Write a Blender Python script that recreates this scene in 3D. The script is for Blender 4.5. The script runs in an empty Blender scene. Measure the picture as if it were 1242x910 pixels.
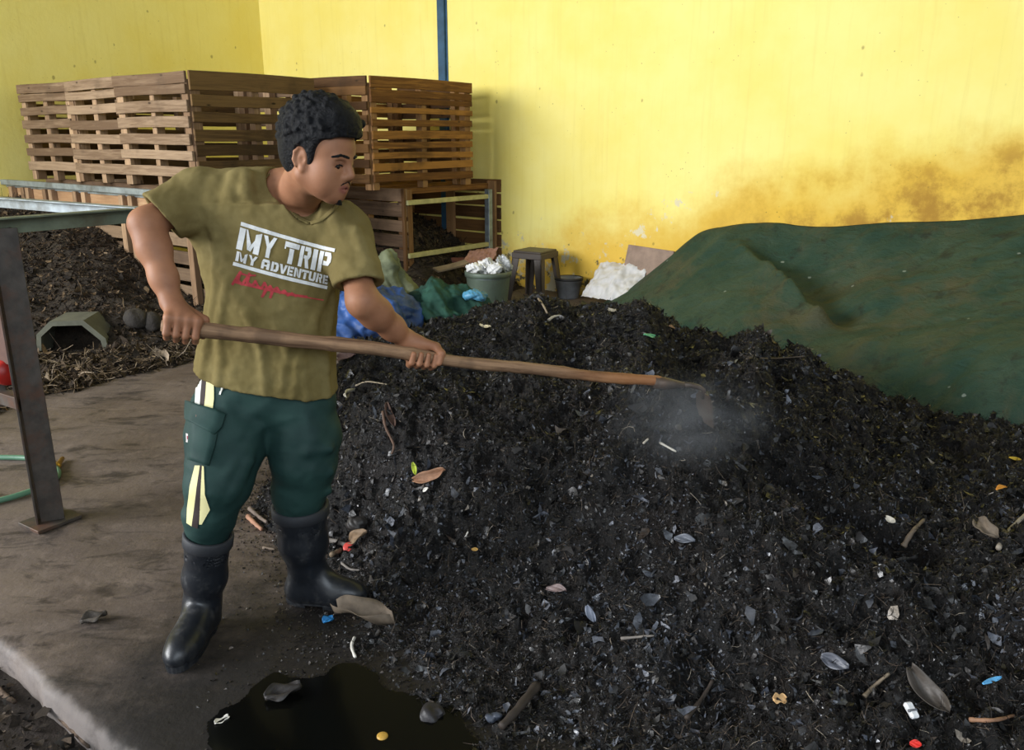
import bpy, bmesh, math, random
import numpy as np
from mathutils import Vector, Matrix
from mathutils.bvhtree import BVHTree

scene = bpy.context.scene
COL = scene.collection
random.seed(7)
RNG = np.random.default_rng(7)
R = math.radians

# ------------------------------------------------------------------ camera
CAM_H, PITCH, FPX = 1.5, R(16), 1000.0
cam_d = bpy.data.cameras.new('camera')
cam = bpy.data.objects.new('camera', cam_d)
COL.objects.link(cam)
cam.location = (0, 0, CAM_H)
cam.rotation_euler = (R(90) - PITCH, 0, 0)
cam_d.sensor_width = 36
cam_d.lens = 36 * FPX / 1242
cam_d.clip_start = 0.05
scene.camera = cam

# ------------------------------------------------------------------ light and exposure
world = bpy.data.worlds.new('world')
scene.world = world
world.use_nodes = True
bg = world.node_tree.nodes['Background']
bg.inputs[0].default_value = (0.86, 0.93, 1.0, 1)
bg.inputs[1].default_value = 0.6
def area(name, loc, target, sx, sy, power, color):
    ld = bpy.data.lights.new(name, 'AREA')
    ld.shape = 'RECTANGLE'; ld.size = sx; ld.size_y = sy
    ld.energy = power; ld.color = color
    o = bpy.data.objects.new(name, ld)
    COL.objects.link(o)
    o.location = loc
    o.rotation_euler = (Vector(target) - Vector(loc)).to_track_quat('-Z', 'Y').to_euler()
    return o
# daylight coming in through the tall open side of the shed, left of the viewer
area('daylight_opening', (-10.2, 0.3, 3.6), (0.5, 5.5, 1.0), 6.5, 3.4, 1500, (0.97, 0.98, 1.0))
area('fill_behind_viewer', (1.5, -4.0, 4.2), (1.0, 4.0, 0.5), 5.0, 3.0, 225, (0.80, 0.90, 1.0))  # added cool fill lamp behind the viewer, not an actual doorway
scene.view_settings.view_transform = 'Standard'
scene.view_settings.look = 'None'
scene.view_settings.gamma = 1
scene.view_settings.use_curve_mapping = False
scene.view_settings.exposure = 0.25

# ------------------------------------------------------------------ coordinates
CP, SP = math.cos(PITCH), math.sin(PITCH)
def ray(px, py):
    u = (px - 621) / FPX; v = (455 - py) / FPX
    return Vector((u, CP + v * SP, -SP + v * CP))
def P(px, py, Y):
    d = ray(px, py); t = Y / d.y
    return Vector((d.x * t, Y, CAM_H + d.z * t))
def PZ(px, py, z=0.0):
    d = ray(px, py); t = (z - CAM_H) / d.z
    return Vector((d.x * t, d.y * t, z))
# the room is turned against the view: A runs along the right-hand wall, B away from it
A = Vector((0.788, -0.616, 0)); B = Vector((0.616, 0.788, 0))
ROOM = math.atan2(A.y, A.x)
CORNER = Vector((-3.15, 11.13, 0))

# ------------------------------------------------------------------ object helpers
def tag(o, label=None, cat=None, group=None, kind=None):
    if label: o['label'] = label
    if cat: o['category'] = cat
    if group: o['group'] = group
    if kind: o['kind'] = kind
    return o
def empty(name, loc=(0, 0, 0), rz=0.0):
    o = bpy.data.objects.new(name, None)
    COL.objects.link(o)
    o.location = loc; o.rotation_euler = (0, 0, rz)
    o.empty_display_size = 0.1
    return o
def link(name, me, mat=None, parent=None):
    o = bpy.data.objects.new(name, me)
    COL.objects.link(o)
    if mat:
        for m in (mat if isinstance(mat, (list, tuple)) else [mat]):
            me.materials.append(m)
    if parent: o.parent = parent
    return o
def np_mesh(name, V, F, smooth=True):
    """V (n,3); F (m,4) or (m,3) integer array."""
    V = np.ascontiguousarray(V, np.float32); F = np.ascontiguousarray(F, np.int32)
    me = bpy.data.meshes.new(name)
    m, k = F.shape
    me.vertices.add(len(V)); me.vertices.foreach_set('co', V.ravel())
    me.loops.add(m * k); me.loops.foreach_set('vertex_index', F.ravel())
    me.polygons.add(m); me.polygons.foreach_set('loop_start', np.arange(0, m * k, k, dtype=np.int32))
    me.polygons.foreach_set('use_smooth', np.full(m, smooth, dtype=bool))
    me.update(calc_edges=True); me.validate()
    return me
def face_attr(me, name, vals):
    a = me.attributes.new(name, 'FLOAT', 'FACE')
    a.data.foreach_set('value', np.asarray(vals, np.float32))
def face_color(me, name, vals):
    a = me.attributes.new(name, 'FLOAT_COLOR', 'FACE')
    v = np.ones((len(me.polygons), 4), np.float32); v[:, :3] = vals
    a.data.foreach_set('color', v.ravel())
def bvh_of(o):
    me = o.data; mw = o.matrix_basis
    vs = [mw @ v.co for v in me.vertices]
    return BVHTree.FromPolygons(vs, [tuple(p.vertices) for p in me.polygons])

class MB:
    """collects boxes, bars and tubes; build() links them as one mesh"""
    def __init__(self): self.bm = bmesh.new(); self.rnd = self.bm.faces.layers.float.new('rnd')
    def _mark(self, n0, r=None):
        r = random.random() if r is None else r
        self.bm.faces.ensure_lookup_table()
        for f in self.bm.faces[n0:]: f[self.rnd] = r
    def box(self, x0, x1, y0, y1, z0, z1, M=None, bev=0.003, warp=0.0, seg=1, r=None):
        n0 = len(self.bm.faces)
        xs = [x0, x1]; L = (x1 - x0, y1 - y0, z1 - z0)
        ax = max(range(3), key=lambda i: L[i])
        n = max(1, seg)
        ph = random.random() * 6; am = warp
        rings = []
        lo = [x0, y0, z0]; hi = [x1, y1, z1]
        o1, o2 = [i for i in range(3) if i != ax]
        for i in range(n + 1):
            t = i / n; ring = []
            sh = [0, 0, 0]
            if am:
                sh[o1] = am * math.sin(ph + t * 3.1); sh[o2] = am * math.sin(ph * 1.7 + t * 4.2)
            for (s1, s2) in ((0, 0), (1, 0), (1, 1), (0, 1)):
                c = [0, 0, 0]
                c[ax] = lo[ax] + (hi[ax] - lo[ax]) * t
                c[o1] = (hi if s1 else lo)[o1] + sh[o1]
                c[o2] = (hi if s2 else lo)[o2] + sh[o2]
                v = Vector(c)
                if M: v = M @ v
                ring.append(self.bm.verts.new(v))
            rings.append(ring)
        fs = []
        for i in range(n):
            a, b = rings[i], rings[i + 1]
            for k in range(4):
                fs.append(self.bm.faces.new((a[k], a[(k + 1) % 4], b[(k + 1) % 4], b[k])))
        fs.append(self.bm.faces.new(rings[0][::-1])); fs.append(self.bm.faces.new(rings[-1]))
        bmesh.ops.recalc_face_normals(self.bm, faces=fs)
        if bev:
            es = list({e for f in fs for e in f.edges if len(e.link_faces) == 2 and e.calc_face_angle(0) > 0.5})
            bmesh.ops.bevel(self.bm, geom=es, offset=bev, segments=1, affect='EDGES')
        self._mark(n0, r)
    def bar(self, p, q, w, h, up=(0, 0, 1), bev=0.002, r=None, warp=0, seg=1):
        p, q = Vector(p), Vector(q); d = (q - p); L = d.length; d.normalize()
        s = d.cross(Vector(up)).normalized(); u = s.cross(d)
        M = Matrix.Translation(p) @ Matrix((d, s, u)).transposed().to_4x4()
        self.box(0, L, -w / 2, w / 2, -h / 2, h / 2, M, bev, warp, seg, r)
    def tube(self, pts, rad, n=10, caps=True, r=None):
        n0 = len(self.bm.faces)
        pts = [Vector(p) for p in pts]; rings = []
        rad = rad if isinstance(rad, (list, tuple)) else [rad] * len(pts)
        u = None
        for i, p in enumerate(pts):
            d = (pts[min(i + 1, len(pts) - 1)] - pts[max(i - 1, 0)]).normalized()
            if u is None: u = d.orthogonal().normalized()
            u = (u - d * u.dot(d)).normalized(); w = d.cross(u)
            rings.append([self.bm.verts.new(p + (u * math.cos(2 * math.pi * k / n) + w * math.sin(2 * math.pi * k / n)) * rad[i]) for k in range(n)])
        for a, b in zip(rings, rings[1:]):
            for k in range(n): self.bm.faces.new((a[k], a[(k + 1) % n], b[(k + 1) % n], b[k]))
        if caps:
            self.bm.faces.new(rings[0][::-1]); self.bm.faces.new(rings[-1])
        self._mark(n0, r)
    def lathe(self, prof, c, n=32, r=None, sq=1.0):
        n0 = len(self.bm.faces); c = Vector(c); rings = []
        for (rr, z) in prof:
            rings.append([self.bm.verts.new(c + Vector((rr * math.cos(2 * math.pi * k / n), sq * rr * math.sin(2 * math.pi * k / n), z))) for k in range(n)])
        for a, b in zip(rings, rings[1:]):
            for k in range(n): self.bm.faces.new((a[k], a[(k + 1) % n], b[(k + 1) % n], b[k]))
        self._mark(n0, r)
    def poly(self, pts, r=None):
        n0 = len(self.bm.faces)
        self.bm.faces.new([self.bm.verts.new(p) for p in pts]); self._mark(n0, r)
    def prism(self, pts, off, r=None):
        n0 = len(self.bm.faces); off = Vector(off)
        a = [self.bm.verts.new(Vector(p)) for p in pts]; b = [self.bm.verts.new(Vector(p) + off) for p in pts]
        fs = [self.bm.faces.new(a), self.bm.faces.new(b[::-1])]
        for k in range(len(a)): fs.append(self.bm.faces.new((a[k], b[k], b[(k + 1) % len(a)], a[(k + 1) % len(a)])))
        bmesh.ops.recalc_face_normals(self.bm, faces=fs)
        self._mark(n0, r)
    def build(self, name, mat, parent=None, smooth=False):
        me = bpy.data.meshes.new(name)
        self.bm.to_mesh(me); self.bm.free()
        if smooth: me.shade_smooth()
        return link(name, me, mat, parent)

# ------------------------------------------------------------------ noise on arrays
_perm = RNG.random((256, 256)).astype(np.float32)
def vnoise(x, y, seed=0):
    xi = np.floor(x).astype(int); yi = np.floor(y).astype(int)
    fx = x - xi; fy = y - yi
    fx = fx * fx * (3 - 2 * fx); fy = fy * fy * (3 - 2 * fy)
    g = lambda i, j: _perm[(i + seed * 37) & 255, (j + seed * 91) & 255]
    return (g(xi, yi) * (1 - fx) + g(xi + 1, yi) * fx) * (1 - fy) + (g(xi, yi + 1) * (1 - fx) + g(xi + 1, yi + 1) * fx) * fy - 0.5
def fbm(x, y, f, octs=4, gain=0.5, seed=0):
    s = np.zeros_like(x, dtype=np.float32); a = 1.0
    for i in range(octs):
        s += a * vnoise(x * f + 17.3 * i, y * f + 5.1 * i, seed + i); f *= 2.03; a *= gain
    return s
def tps(pts, smooth=0.0):
    """thin plate spline z(x, y) through control points"""
    pts = np.asarray(pts, float); n = len(pts)
    def U(r2): return np.where(r2 > 1e-12, r2 * np.log(r2 + 1e-12), 0)
    d2 = ((pts[:, None, :2] - pts[None, :, :2]) ** 2).sum(-1)
    K = np.zeros((n + 3, n + 3)); K[:n, :n] = U(d2) + smooth * np.eye(n)
    K[:n, n] = 1; K[:n, n + 1:] = pts[:, :2]; K[n:, :n] = K[:n, n:].T
    w = np.linalg.solve(K, np.r_[pts[:, 2], 0, 0, 0])
    def f(x, y):
        x = np.asarray(x, float); y = np.asarray(y, float)
        out = w[n] + w[n + 1] * x + w[n + 2] * y
        for i in range(n): out = out + w[i] * U((x - pts[i, 0]) ** 2 + (y - pts[i, 1]) ** 2)
        return out
    return f
def bilinear(H, x0, y0, h):
    def f(x, y):
        u = np.clip((np.asarray(x) - x0) / h, 0, H.shape[0] - 1.001); v = np.clip((np.asarray(y) - y0) / h, 0, H.shape[1] - 1.001)
        i = u.astype(int); j = v.astype(int); a = u - i; b = v - j
        return (H[i, j] * (1 - a) + H[i + 1, j] * a) * (1 - b) + (H[i, j + 1] * (1 - a) + H[i + 1, j + 1] * a) * b
    return f
def grid_mesh(name, X, Y, Z, keep=None):
    n, m = X.shape
    V = np.stack([X, Y, Z], -1).reshape(-1, 3)
    idx = np.arange(n * m).reshape(n, m)
    F = np.stack([idx[:-1, :-1], idx[1:, :-1], idx[1:, 1:], idx[:-1, 1:]], -1).reshape(-1, 4)
    if keep is not None:
        k = keep.reshape(-1); F = F[k[F].any(1)]
        used = np.unique(F); mp = np.full(n * m, -1); mp[used] = np.arange(len(used))
        V = V[used]; F = mp[F]
    return np_mesh(name, V, F)

# ------------------------------------------------------------------ signed distance modelling (bodies, cloth, boots, sacks)
class Field:
    def __init__(s, lo, hi, h):
        s.lo = np.array(lo, float); s.h = h
        s.n = np.ceil((np.array(hi, float) - s.lo) / h).astype(int) + 1
        s.ax = [(s.lo[i] + h * np.arange(s.n[i])).astype(np.float32) for i in range(3)]
        s.D = np.full(s.n, 1.0, np.float32)
    def _sl(s, lo, hi):
        a = np.clip(np.floor((np.array(lo) - s.lo) / s.h).astype(int), 0, s.n); b = np.clip(np.ceil((np.array(hi) - s.lo) / s.h).astype(int) + 1, 0, s.n)
        sl = tuple(slice(i, j) for i, j in zip(a, b))
        X = s.ax[0][sl[0]][:, None, None]; Y = s.ax[1][sl[1]][None, :, None]; Z = s.ax[2][sl[2]][None, None, :]
        return sl, X, Y, Z
    def put(s, fn, lo, hi, k, mode='add'):
        mg = k + 4 * s.h
        sl, X, Y, Z = s._sl(np.array(lo) - mg, np.array(hi) + mg)
        sub = s.D[sl]
        if sub.size == 0: return
        d = fn(X, Y, Z)
        if mode == 'cut':
            hh = np.clip(0.5 - 0.5 * (sub + d) / k, 0, 1)
            s.D[sl] = sub * (1 - hh) - d * hh + k * hh * (1 - hh)
        else:
            hh = np.clip(0.5 + 0.5 * (sub - d) / k, 0, 1)
            s.D[sl] = sub * (1 - hh) + d * hh - k * hh * (1 - hh)
    def cap(s, a, b, ra, rb=None, k=0.01, mode='add'):
        a = np.array(a, np.float32); b = np.array(b, np.float32); rb = ra if rb is None else rb
        ba = b - a; L2 = float(ba @ ba) + 1e-12
        def fn(X, Y, Z):
            x, y, z = X - a[0], Y - a[1], Z - a[2]
            t = np.clip((x * ba[0] + y * ba[1] + z * ba[2]) / L2, 0, 1)
            return np.sqrt((x - t * ba[0]) ** 2 + (y - t * ba[1]) ** 2 + (z - t * ba[2]) ** 2) - (ra + (rb - ra) * t)
        r = max(ra, rb)
        s.put(fn, np.minimum(a, b) - r, np.maximum(a, b) + r, k, mode)
    def chain(s, pts, rads, k=0.01):
        for i in range(len(pts) - 1): s.cap(pts[i], pts[i + 1], rads[i], rads[i + 1], k)
    def ell(s, c, r, M=None, k=0.01, mode='add'):
        c = np.array(c, np.float32); r = np.array(r, np.float32)
        M = np.array(M, np.float32) if M is not None else np.eye(3, dtype=np.float32)   # columns are the axes
        def fn(X, Y, Z):
            x, y, z = X - c[0], Y - c[1], Z - c[2]
            p = [(x * M[0, i] + y * M[1, i] + z * M[2, i]) / r[i] for i in range(3)]
            k0 = np.sqrt(p[0] ** 2 + p[1] ** 2 + p[2] ** 2)
            k1 = np.sqrt((p[0] / r[0]) ** 2 + (p[1] / r[1]) ** 2 + (p[2] / r[2]) ** 2) + 1e-9
            return k0 * (k0 - 1) / k1
        R_ = float(r.max()); s.put(fn, c - R_, c + R_, k, mode)
    def plane(s, p, n, k=0.004):
        """removes everything on the side n points to"""
        p = np.array(p, np.float32); n = np.array(n, np.float32); n = n / np.linalg.norm(n)
        s.put(lambda X, Y, Z: -((X - p[0]) * n[0] + (Y - p[1]) * n[1] + (Z - p[2]) * n[2]), s.lo, s.lo + s.n * s.h, k, 'cut')
    def surface(s):
        D = s.D; I = D < 0
        nx, ny, nz = D.shape
        cnt = np.zeros((nx - 1, ny - 1, nz - 1), np.uint8)
        offs = [(i, j, k) for i in (0, 1) for j in (0, 1) for k in (0, 1)]
        for (i, j, k) in offs: cnt += I[i:nx - 1 + i, j:ny - 1 + j, k:nz - 1 + k]
        act = (cnt > 0) & (cnt < 8)
        C = np.argwhere(act)
        idm = np.full(act.shape, -1, np.int32); idm[act] = np.arange(len(C))
        vals = {o: D[C[:, 0] + o[0], C[:, 1] + o[1], C[:, 2] + o[2]] for o in offs}
        acc = np.zeros((len(C), 3)); num = np.zeros(len(C))
        for o in offs:
            for axn in range(3):
                if o[axn] == 0:
                    q = list(o); q[axn] = 1; q = tuple(q)
                    a, b = vals[o], vals[q]
                    m = (a < 0) != (b < 0)
                    t = np.where(m, a / np.where(m, a - b, 1), 0)
                    pt = np.tile(np.array(o, float), (len(C), 1)); pt[:, axn] += t
                    acc[m] += pt[m]; num[m] += 1
        V = s.lo + (C + acc / num[:, None]) * s.h
        Fs = []
        for axn in range(3):
            b1, b2 = (axn + 1) % 3, (axn + 2) % 3
            sa = [slice(None)] * 3; sb = [slice(None)] * 3
            sa[axn] = slice(0, -1); sb[axn] = slice(1, None)
            for q in (b1, b2): sa[q] = slice(1, -1); sb[q] = slice(1, -1)
            a = I[tuple(sa)]; b = I[tuple(sb)]
            E = np.argwhere(a != b)
            if not len(E): continue
            flip = a[tuple(E.T)]
            base = E.copy(); base[:, b1] += 1; base[:, b2] += 1
            def cell(d1, d2):
                c = base.copy(); c[:, b1] += d1; c[:, b2] += d2
                return idm[c[:, 0], c[:, 1], c[:, 2]]
            q = np.stack([cell(-1, -1), cell(0, -1), cell(0, 0), cell(-1, 0)], 1)
            q[~flip] = q[~flip][:, ::-1]
            Fs.append(q)
        return V, np.concatenate(Fs)
def relax(V, F, n=2, lam=0.5):
    V = V.copy()
    e = np.concatenate([F[:, [0, 1]], F[:, [1, 2]], F[:, [2, 3]], F[:, [3, 0]]])
    e = np.unique(np.sort(e, 1), axis=0)
    deg = np.bincount(e.ravel(), minlength=len(V)).astype(float)[:, None] + 1e-9
    for _ in range(n):
        for l in (lam, -lam * 1.03):
            s = np.zeros_like(V)
            for c in range(3):
                s[:, c] = np.bincount(e[:, 0], V[e[:, 1], c], len(V)) + np.bincount(e[:, 1], V[e[:, 0], c], len(V))
            V += l * (s / deg - V)
    return V
def vnormals(V, F):
    n = np.cross(V[F[:, 2]] - V[F[:, 0]], V[F[:, 3]] - V[F[:, 1]])
    N = np.zeros_like(V)
    for k in range(4):
        for c in range(3): N[:, c] += np.bincount(F[:, k], n[:, c], len(V))
    return N / (np.linalg.norm(N, axis=1, keepdims=True) + 1e-12)

# ------------------------------------------------------------------ material helpers
class NT:
    def __init__(s, name):
        s.m = bpy.data.materials.new(name); s.m.use_nodes = True
        s.t = s.m.node_tree; s.b = s.t.nodes['Principled BSDF']
    def n(s, ty, **kw):
        nd = s.t.nodes.new(ty)
        for k, v in kw.items(): setattr(nd, k, v)
        return nd
    def put(s, sock, v):
        if hasattr(v, 'is_output') or isinstance(v, bpy.types.NodeSocket): s.t.links.new(v, sock)
        elif isinstance(v, (tuple, list)) and sock.type == 'RGBA' and len(v) == 3: sock.default_value = (*v, 1)
        else: sock.default_value = v
    def obj(s): return s.n('ShaderNodeTexCoord').outputs['Object']
    def pos(s): return s.n('ShaderNodeNewGeometry').outputs['Position']
    def attr(s, name, out='Fac'): return s.n('ShaderNodeAttribute', attribute_name=name).outputs[out]
    def mapping(s, v, scale=(1, 1, 1), loc=(0, 0, 0), rot=(0, 0, 0)):
        m = s.n('ShaderNodeMapping'); s.put(m.inputs[0], v)
        m.inputs['Scale'].default_value = scale; m.inputs['Location'].default_value = loc; m.inputs['Rotation'].default_value = rot
        return m.outputs[0]
    def noise(s, v, scale=5, detail=5, rough=0.55, dist=0.0, out=0):
        nd = s.n('ShaderNodeTexNoise'); s.put(nd.inputs['Vector'], v)
        for k, x in (('Scale', scale), ('Detail', detail), ('Roughness', rough), ('Distortion', dist)): nd.inputs[k].default_value = x
        return nd.outputs[out]
    def voronoi(s, v, scale=5, feature='F1', out='Distance'):
        nd = s.n('ShaderNodeTexVoronoi', feature=feature); s.put(nd.inputs['Vector'], v); nd.inputs['Scale'].default_value = scale
        return nd.outputs[out]
    def math(s, op, a, b=0.0, c=0.0, clamp=False):
        nd = s.n('ShaderNodeMath', operation=op, use_clamp=clamp)
        s.put(nd.inputs[0], a); s.put(nd.inputs[1], b)
        if op in ('MULTIPLY_ADD',): s.put(nd.inputs[2], c)
        return nd.outputs[0]
    def remap(s, v, a, b, c=0.0, d=1.0):
        nd = s.n('ShaderNodeMapRange'); nd.interpolation_type = 'SMOOTHSTEP'
        s.put(nd.inputs[0], v)
        for i, x in enumerate((a, b, c, d)): nd.inputs[i + 1].default_value = x
        return nd.outputs[0]
    def mix(s, f, a, b, mode='MIX'):
        nd = s.n('ShaderNodeMix', data_type='RGBA', blend_type=mode)
        s.put(nd.inputs[0], f); s.put(nd.inputs[6], a); s.put(nd.inputs[7], b)
        return nd.outputs[2]
    def ramp(s, f, stops):
        nd = s.n('ShaderNodeValToRGB'); s.put(nd.inputs[0], f); e = nd.color_ramp.elements
        while len(e) < len(stops): e.new(0.5)
        for el, (p, c) in zip(e, stops): el.position = p; el.color = (*c, 1)
        return nd.outputs[0]
    def sep(s, v):
        nd = s.n('ShaderNodeSeparateXYZ'); s.put(nd.inputs[0], v); return nd.outputs
    def bump(s, h, strength=0.3, dist=0.01):
        nd = s.n('ShaderNodeBump'); s.put(nd.inputs['Height'], h)
        nd.inputs['Strength'].default_value = strength; nd.inputs['Distance'].default_value = dist
        s.t.links.new(nd.outputs[0], s.b.inputs['Normal'])
    def out(s, color=None, rough=None, metal=None, spec=None, **kw):
        for k, v in (('Base Color', color), ('Roughness', rough), ('Metallic', metal), ('Specular IOR Level', spec)):
            if v is not None: s.put(s.b.inputs[k], v)
        for k, v in kw.items(): s.put(s.b.inputs[k.replace('_', ' ')], v)
        return s.m
def srgb(r, g, b):
    f = lambda c: (c / 12.92 if c <= 0.04045 else ((c + 0.055) / 1.055) ** 2.4)
    return tuple(f(x / 255) for x in (r, g, b))
def simple(name, col, rough=0.7, var=0.25, scale=8, bump=0.15, bdist=0.004, metal=0.0, spec=0.4, bscale=None, dirt=None):
    n = NT(name); v = n.obj()
    f = n.noise(v, scale, 6, 0.6)
    c = n.mix(n.remap(f, 0.3, 0.7), tuple(x * (1 - var) for x in col), tuple(min(1, x * (1 + var)) for x in col))
    if dirt: c = n.mix(n.math('MULTIPLY', n.remap(n.noise(v, scale * 0.45, 5, 0.65), 0.45, 0.7), 0.8), c, dirt)
    n.bump(n.noise(v, bscale or scale * 6, 4, 0.6), bump, bdist)
    return n.out(c, rough, metal, spec)
def wood(name, ax, light, dark, grey=None):
    n = NT(name); v = n.obj()
    sc = [14, 14, 14]; sc[ax] = 0.9
    g = n.noise(n.mapping(v, sc), 3.0, 6, 0.65, 0.6)
    r = n.attr('rnd')
    off = n.math('ADD', g, n.math('MULTIPLY', n.math('SUBTRACT', r, 0.5), 0.5))
    c = n.mix(n.remap(off, 0.25, 0.8), dark, light)
    sm = n.noise(v, 2.3, 4, 0.6)
    c = n.mix(n.math('MULTIPLY', n.remap(sm, 0.5, 0.72), 0.55), c, grey or tuple(x * 0.45 for x in dark))
    kn = n.voronoi(n.mapping(v, [5 if i != ax else 2 for i in range(3)]), 1.6)
    c = n.mix(n.remap(kn, 0.1, 0.03), c, tuple(x * 0.35 for x in dark))
    n.bump(g, 0.35, 0.004)
    return n.out(c, 0.8, 0, 0.25)
# ================================================================== the setting
def wall_material(name, stained):
    n = NT(name); v = n.obj(); s = n.sep(v)
    big = n.noise(v, 0.9, 5, 0.6)
    c = n.mix(n.remap(big, 0.3, 0.75), srgb(250, 237, 146), srgb(245, 226, 118))
    streak = n.noise(n.mapping(v, (9, 9, 0.5)), 2.0, 4, 0.6)
    c = n.mix(n.math('MULTIPLY', n.remap(streak, 0.5, 0.75), 0.14), c, srgb(205, 180, 80))
    mott = n.noise(v, 6, 6, 0.7)
    c = n.mix(n.math('MULTIPLY', n.remap(mott, 0.52, 0.75), 0.3), c, srgb(250, 236, 140))
    if stained:
        # damp line climbing towards the far end of the heap
        wob = n.math('MULTIPLY', n.math('SUBTRACT', n.noise(v, 1.3, 6, 0.65), 0.5), 1.1)
        line = n.math('MULTIPLY_ADD', n.math('SUBTRACT', s[0], 4.2), 0.25, 0.58)
        h = n.math('ADD', n.math('SUBTRACT', line, s[2]), wob)
        m1 = n.remap(h, -0.15, 0.35)
        c = n.mix(n.math('MULTIPLY', m1, 0.8), c, srgb(222, 172, 40))
        m2 = n.math('MULTIPLY', n.remap(h, 0.05, 0.6), n.remap(n.noise(v, 2.6, 7, 0.7), 0.42, 0.62))
        m2 = n.math('MULTIPLY', m2, n.remap(s[0], 5.6, 7.4))
        c = n.mix(n.math('MULTIPLY', m2, 0.75), c, srgb(150, 104, 36))
        # flaked patches of bare white plaster, low down
        dx = n.math('SUBTRACT', s[0], 5.75); dz = n.math('SUBTRACT', s[2], n.math('MULTIPLY_ADD', n.math('SUBTRACT', s[0], 5.0), 0.42, 0.5))
        g1 = n.math('ADD', n.math('MULTIPLY', n.math('MULTIPLY', dx, dx), 3.0), n.math('MULTIPLY', n.math('MULTIPLY', dz, dz), 16.0))
        e1 = n.math('SUBTRACT', n.noise(v, 7, 6, 0.7), n.math('MULTIPLY', g1, 0.09))
        c = n.mix(n.remap(e1, 0.55, 0.6), c, srgb(226, 214, 176))
        low = n.math('SUBTRACT', n.noise(v, 5, 6, 0.7), n.math('MULTIPLY', s[2], 0.22))
        c = n.mix(n.remap(low, 0.47, 0.54), c, srgb(205, 196, 165))
        dk = n.math('SUBTRACT', n.noise(n.mapping(v, (1, 1, 1), (3, 1, 2)), 6, 6, 0.7), n.math('MULTIPLY', s[2], 0.3))
        c = n.mix(n.remap(dk, 0.47, 0.53), c, srgb(92, 84, 62))
    # flecks of thrown dirt
    sp = n.voronoi(n.mapping(v, (1, 1, 0.7)), 5.0)
    spm = n.remap(n.math('ADD', sp, n.math('MULTIPLY', n.noise(v, 14, 3), 0.16)), 0.16, 0.12)
    c = n.mix(n.math('MULTIPLY', spm, 0.55), c, srgb(128, 108, 50))
    sp2 = n.voronoi(v, 17.0)
    c = n.mix(n.math('MULTIPLY', n.remap(n.math('ADD', sp2, n.math('MULTIPLY', n.noise(v, 2.0, 2), 0.35)), 0.24, 0.18), 0.5), c, srgb(120, 100, 48))
    n.bump(n.noise(v, 22, 5, 0.6), 0.18, 0.01)
    return n.out(c, 0.75, 0, 0.3)
WALL_H = 5.0
mb = MB(); mb.box(-0.15, 13.5, 0, 0.15, -0.1, WALL_H, bev=0)
w = mb.build('wall_right', wall_material('stained_yellow_paint', True)); w.location = CORNER; w.rotation_euler.z = ROOM
tag(w, kind='structure')
mb = MB(); mb.box(-0.15, 0, -9.0, 0, -0.1, WALL_H, bev=0)
w = mb.build('wall_left', wall_material('yellow_paint', False)); w.location = CORNER; w.rotation_euler.z = ROOM
tag(w, kind='structure')
mb = MB(); mb.box(-0.3, 13.5, -9.0, 0.3, WALL_H, WALL_H + 0.1, bev=0)
w = mb.build('ceiling', simple('roof_sheet', (0.35, 0.36, 0.36), 0.6, metal=0.2)); w.location = CORNER; w.rotation_euler.z = ROOM  # unseen roof slab, put in to block light from above
tag(w, kind='structure')
# the blue steel post let into the right wall
q = P(538, 90, 9.3)
t_post = (q - CORNER).dot(A)
for _ in range(8):
    p = CORNER + A * t_post; pr = 621 + FPX * p.x / (p.y * CP + (CAM_H - 2.2) * SP); t_post += (538 - pr) / FPX * p.y * 0.8
mb = MB(); mb.box(t_post - 0.05, t_post + 0.05, -0.035, 0.0, 0, WALL_H, bev=0.006); mb.box(t_post - 0.07, t_post + 0.07, -0.008, 0.0, 0, WALL_H, bev=0.003)
w = mb.build('trim_1', simple('blue_paint', srgb(48, 84, 112), 0.5)); w.location = CORNER; w.rotation_euler.z = ROOM
tag(w, kind='structure')

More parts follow.
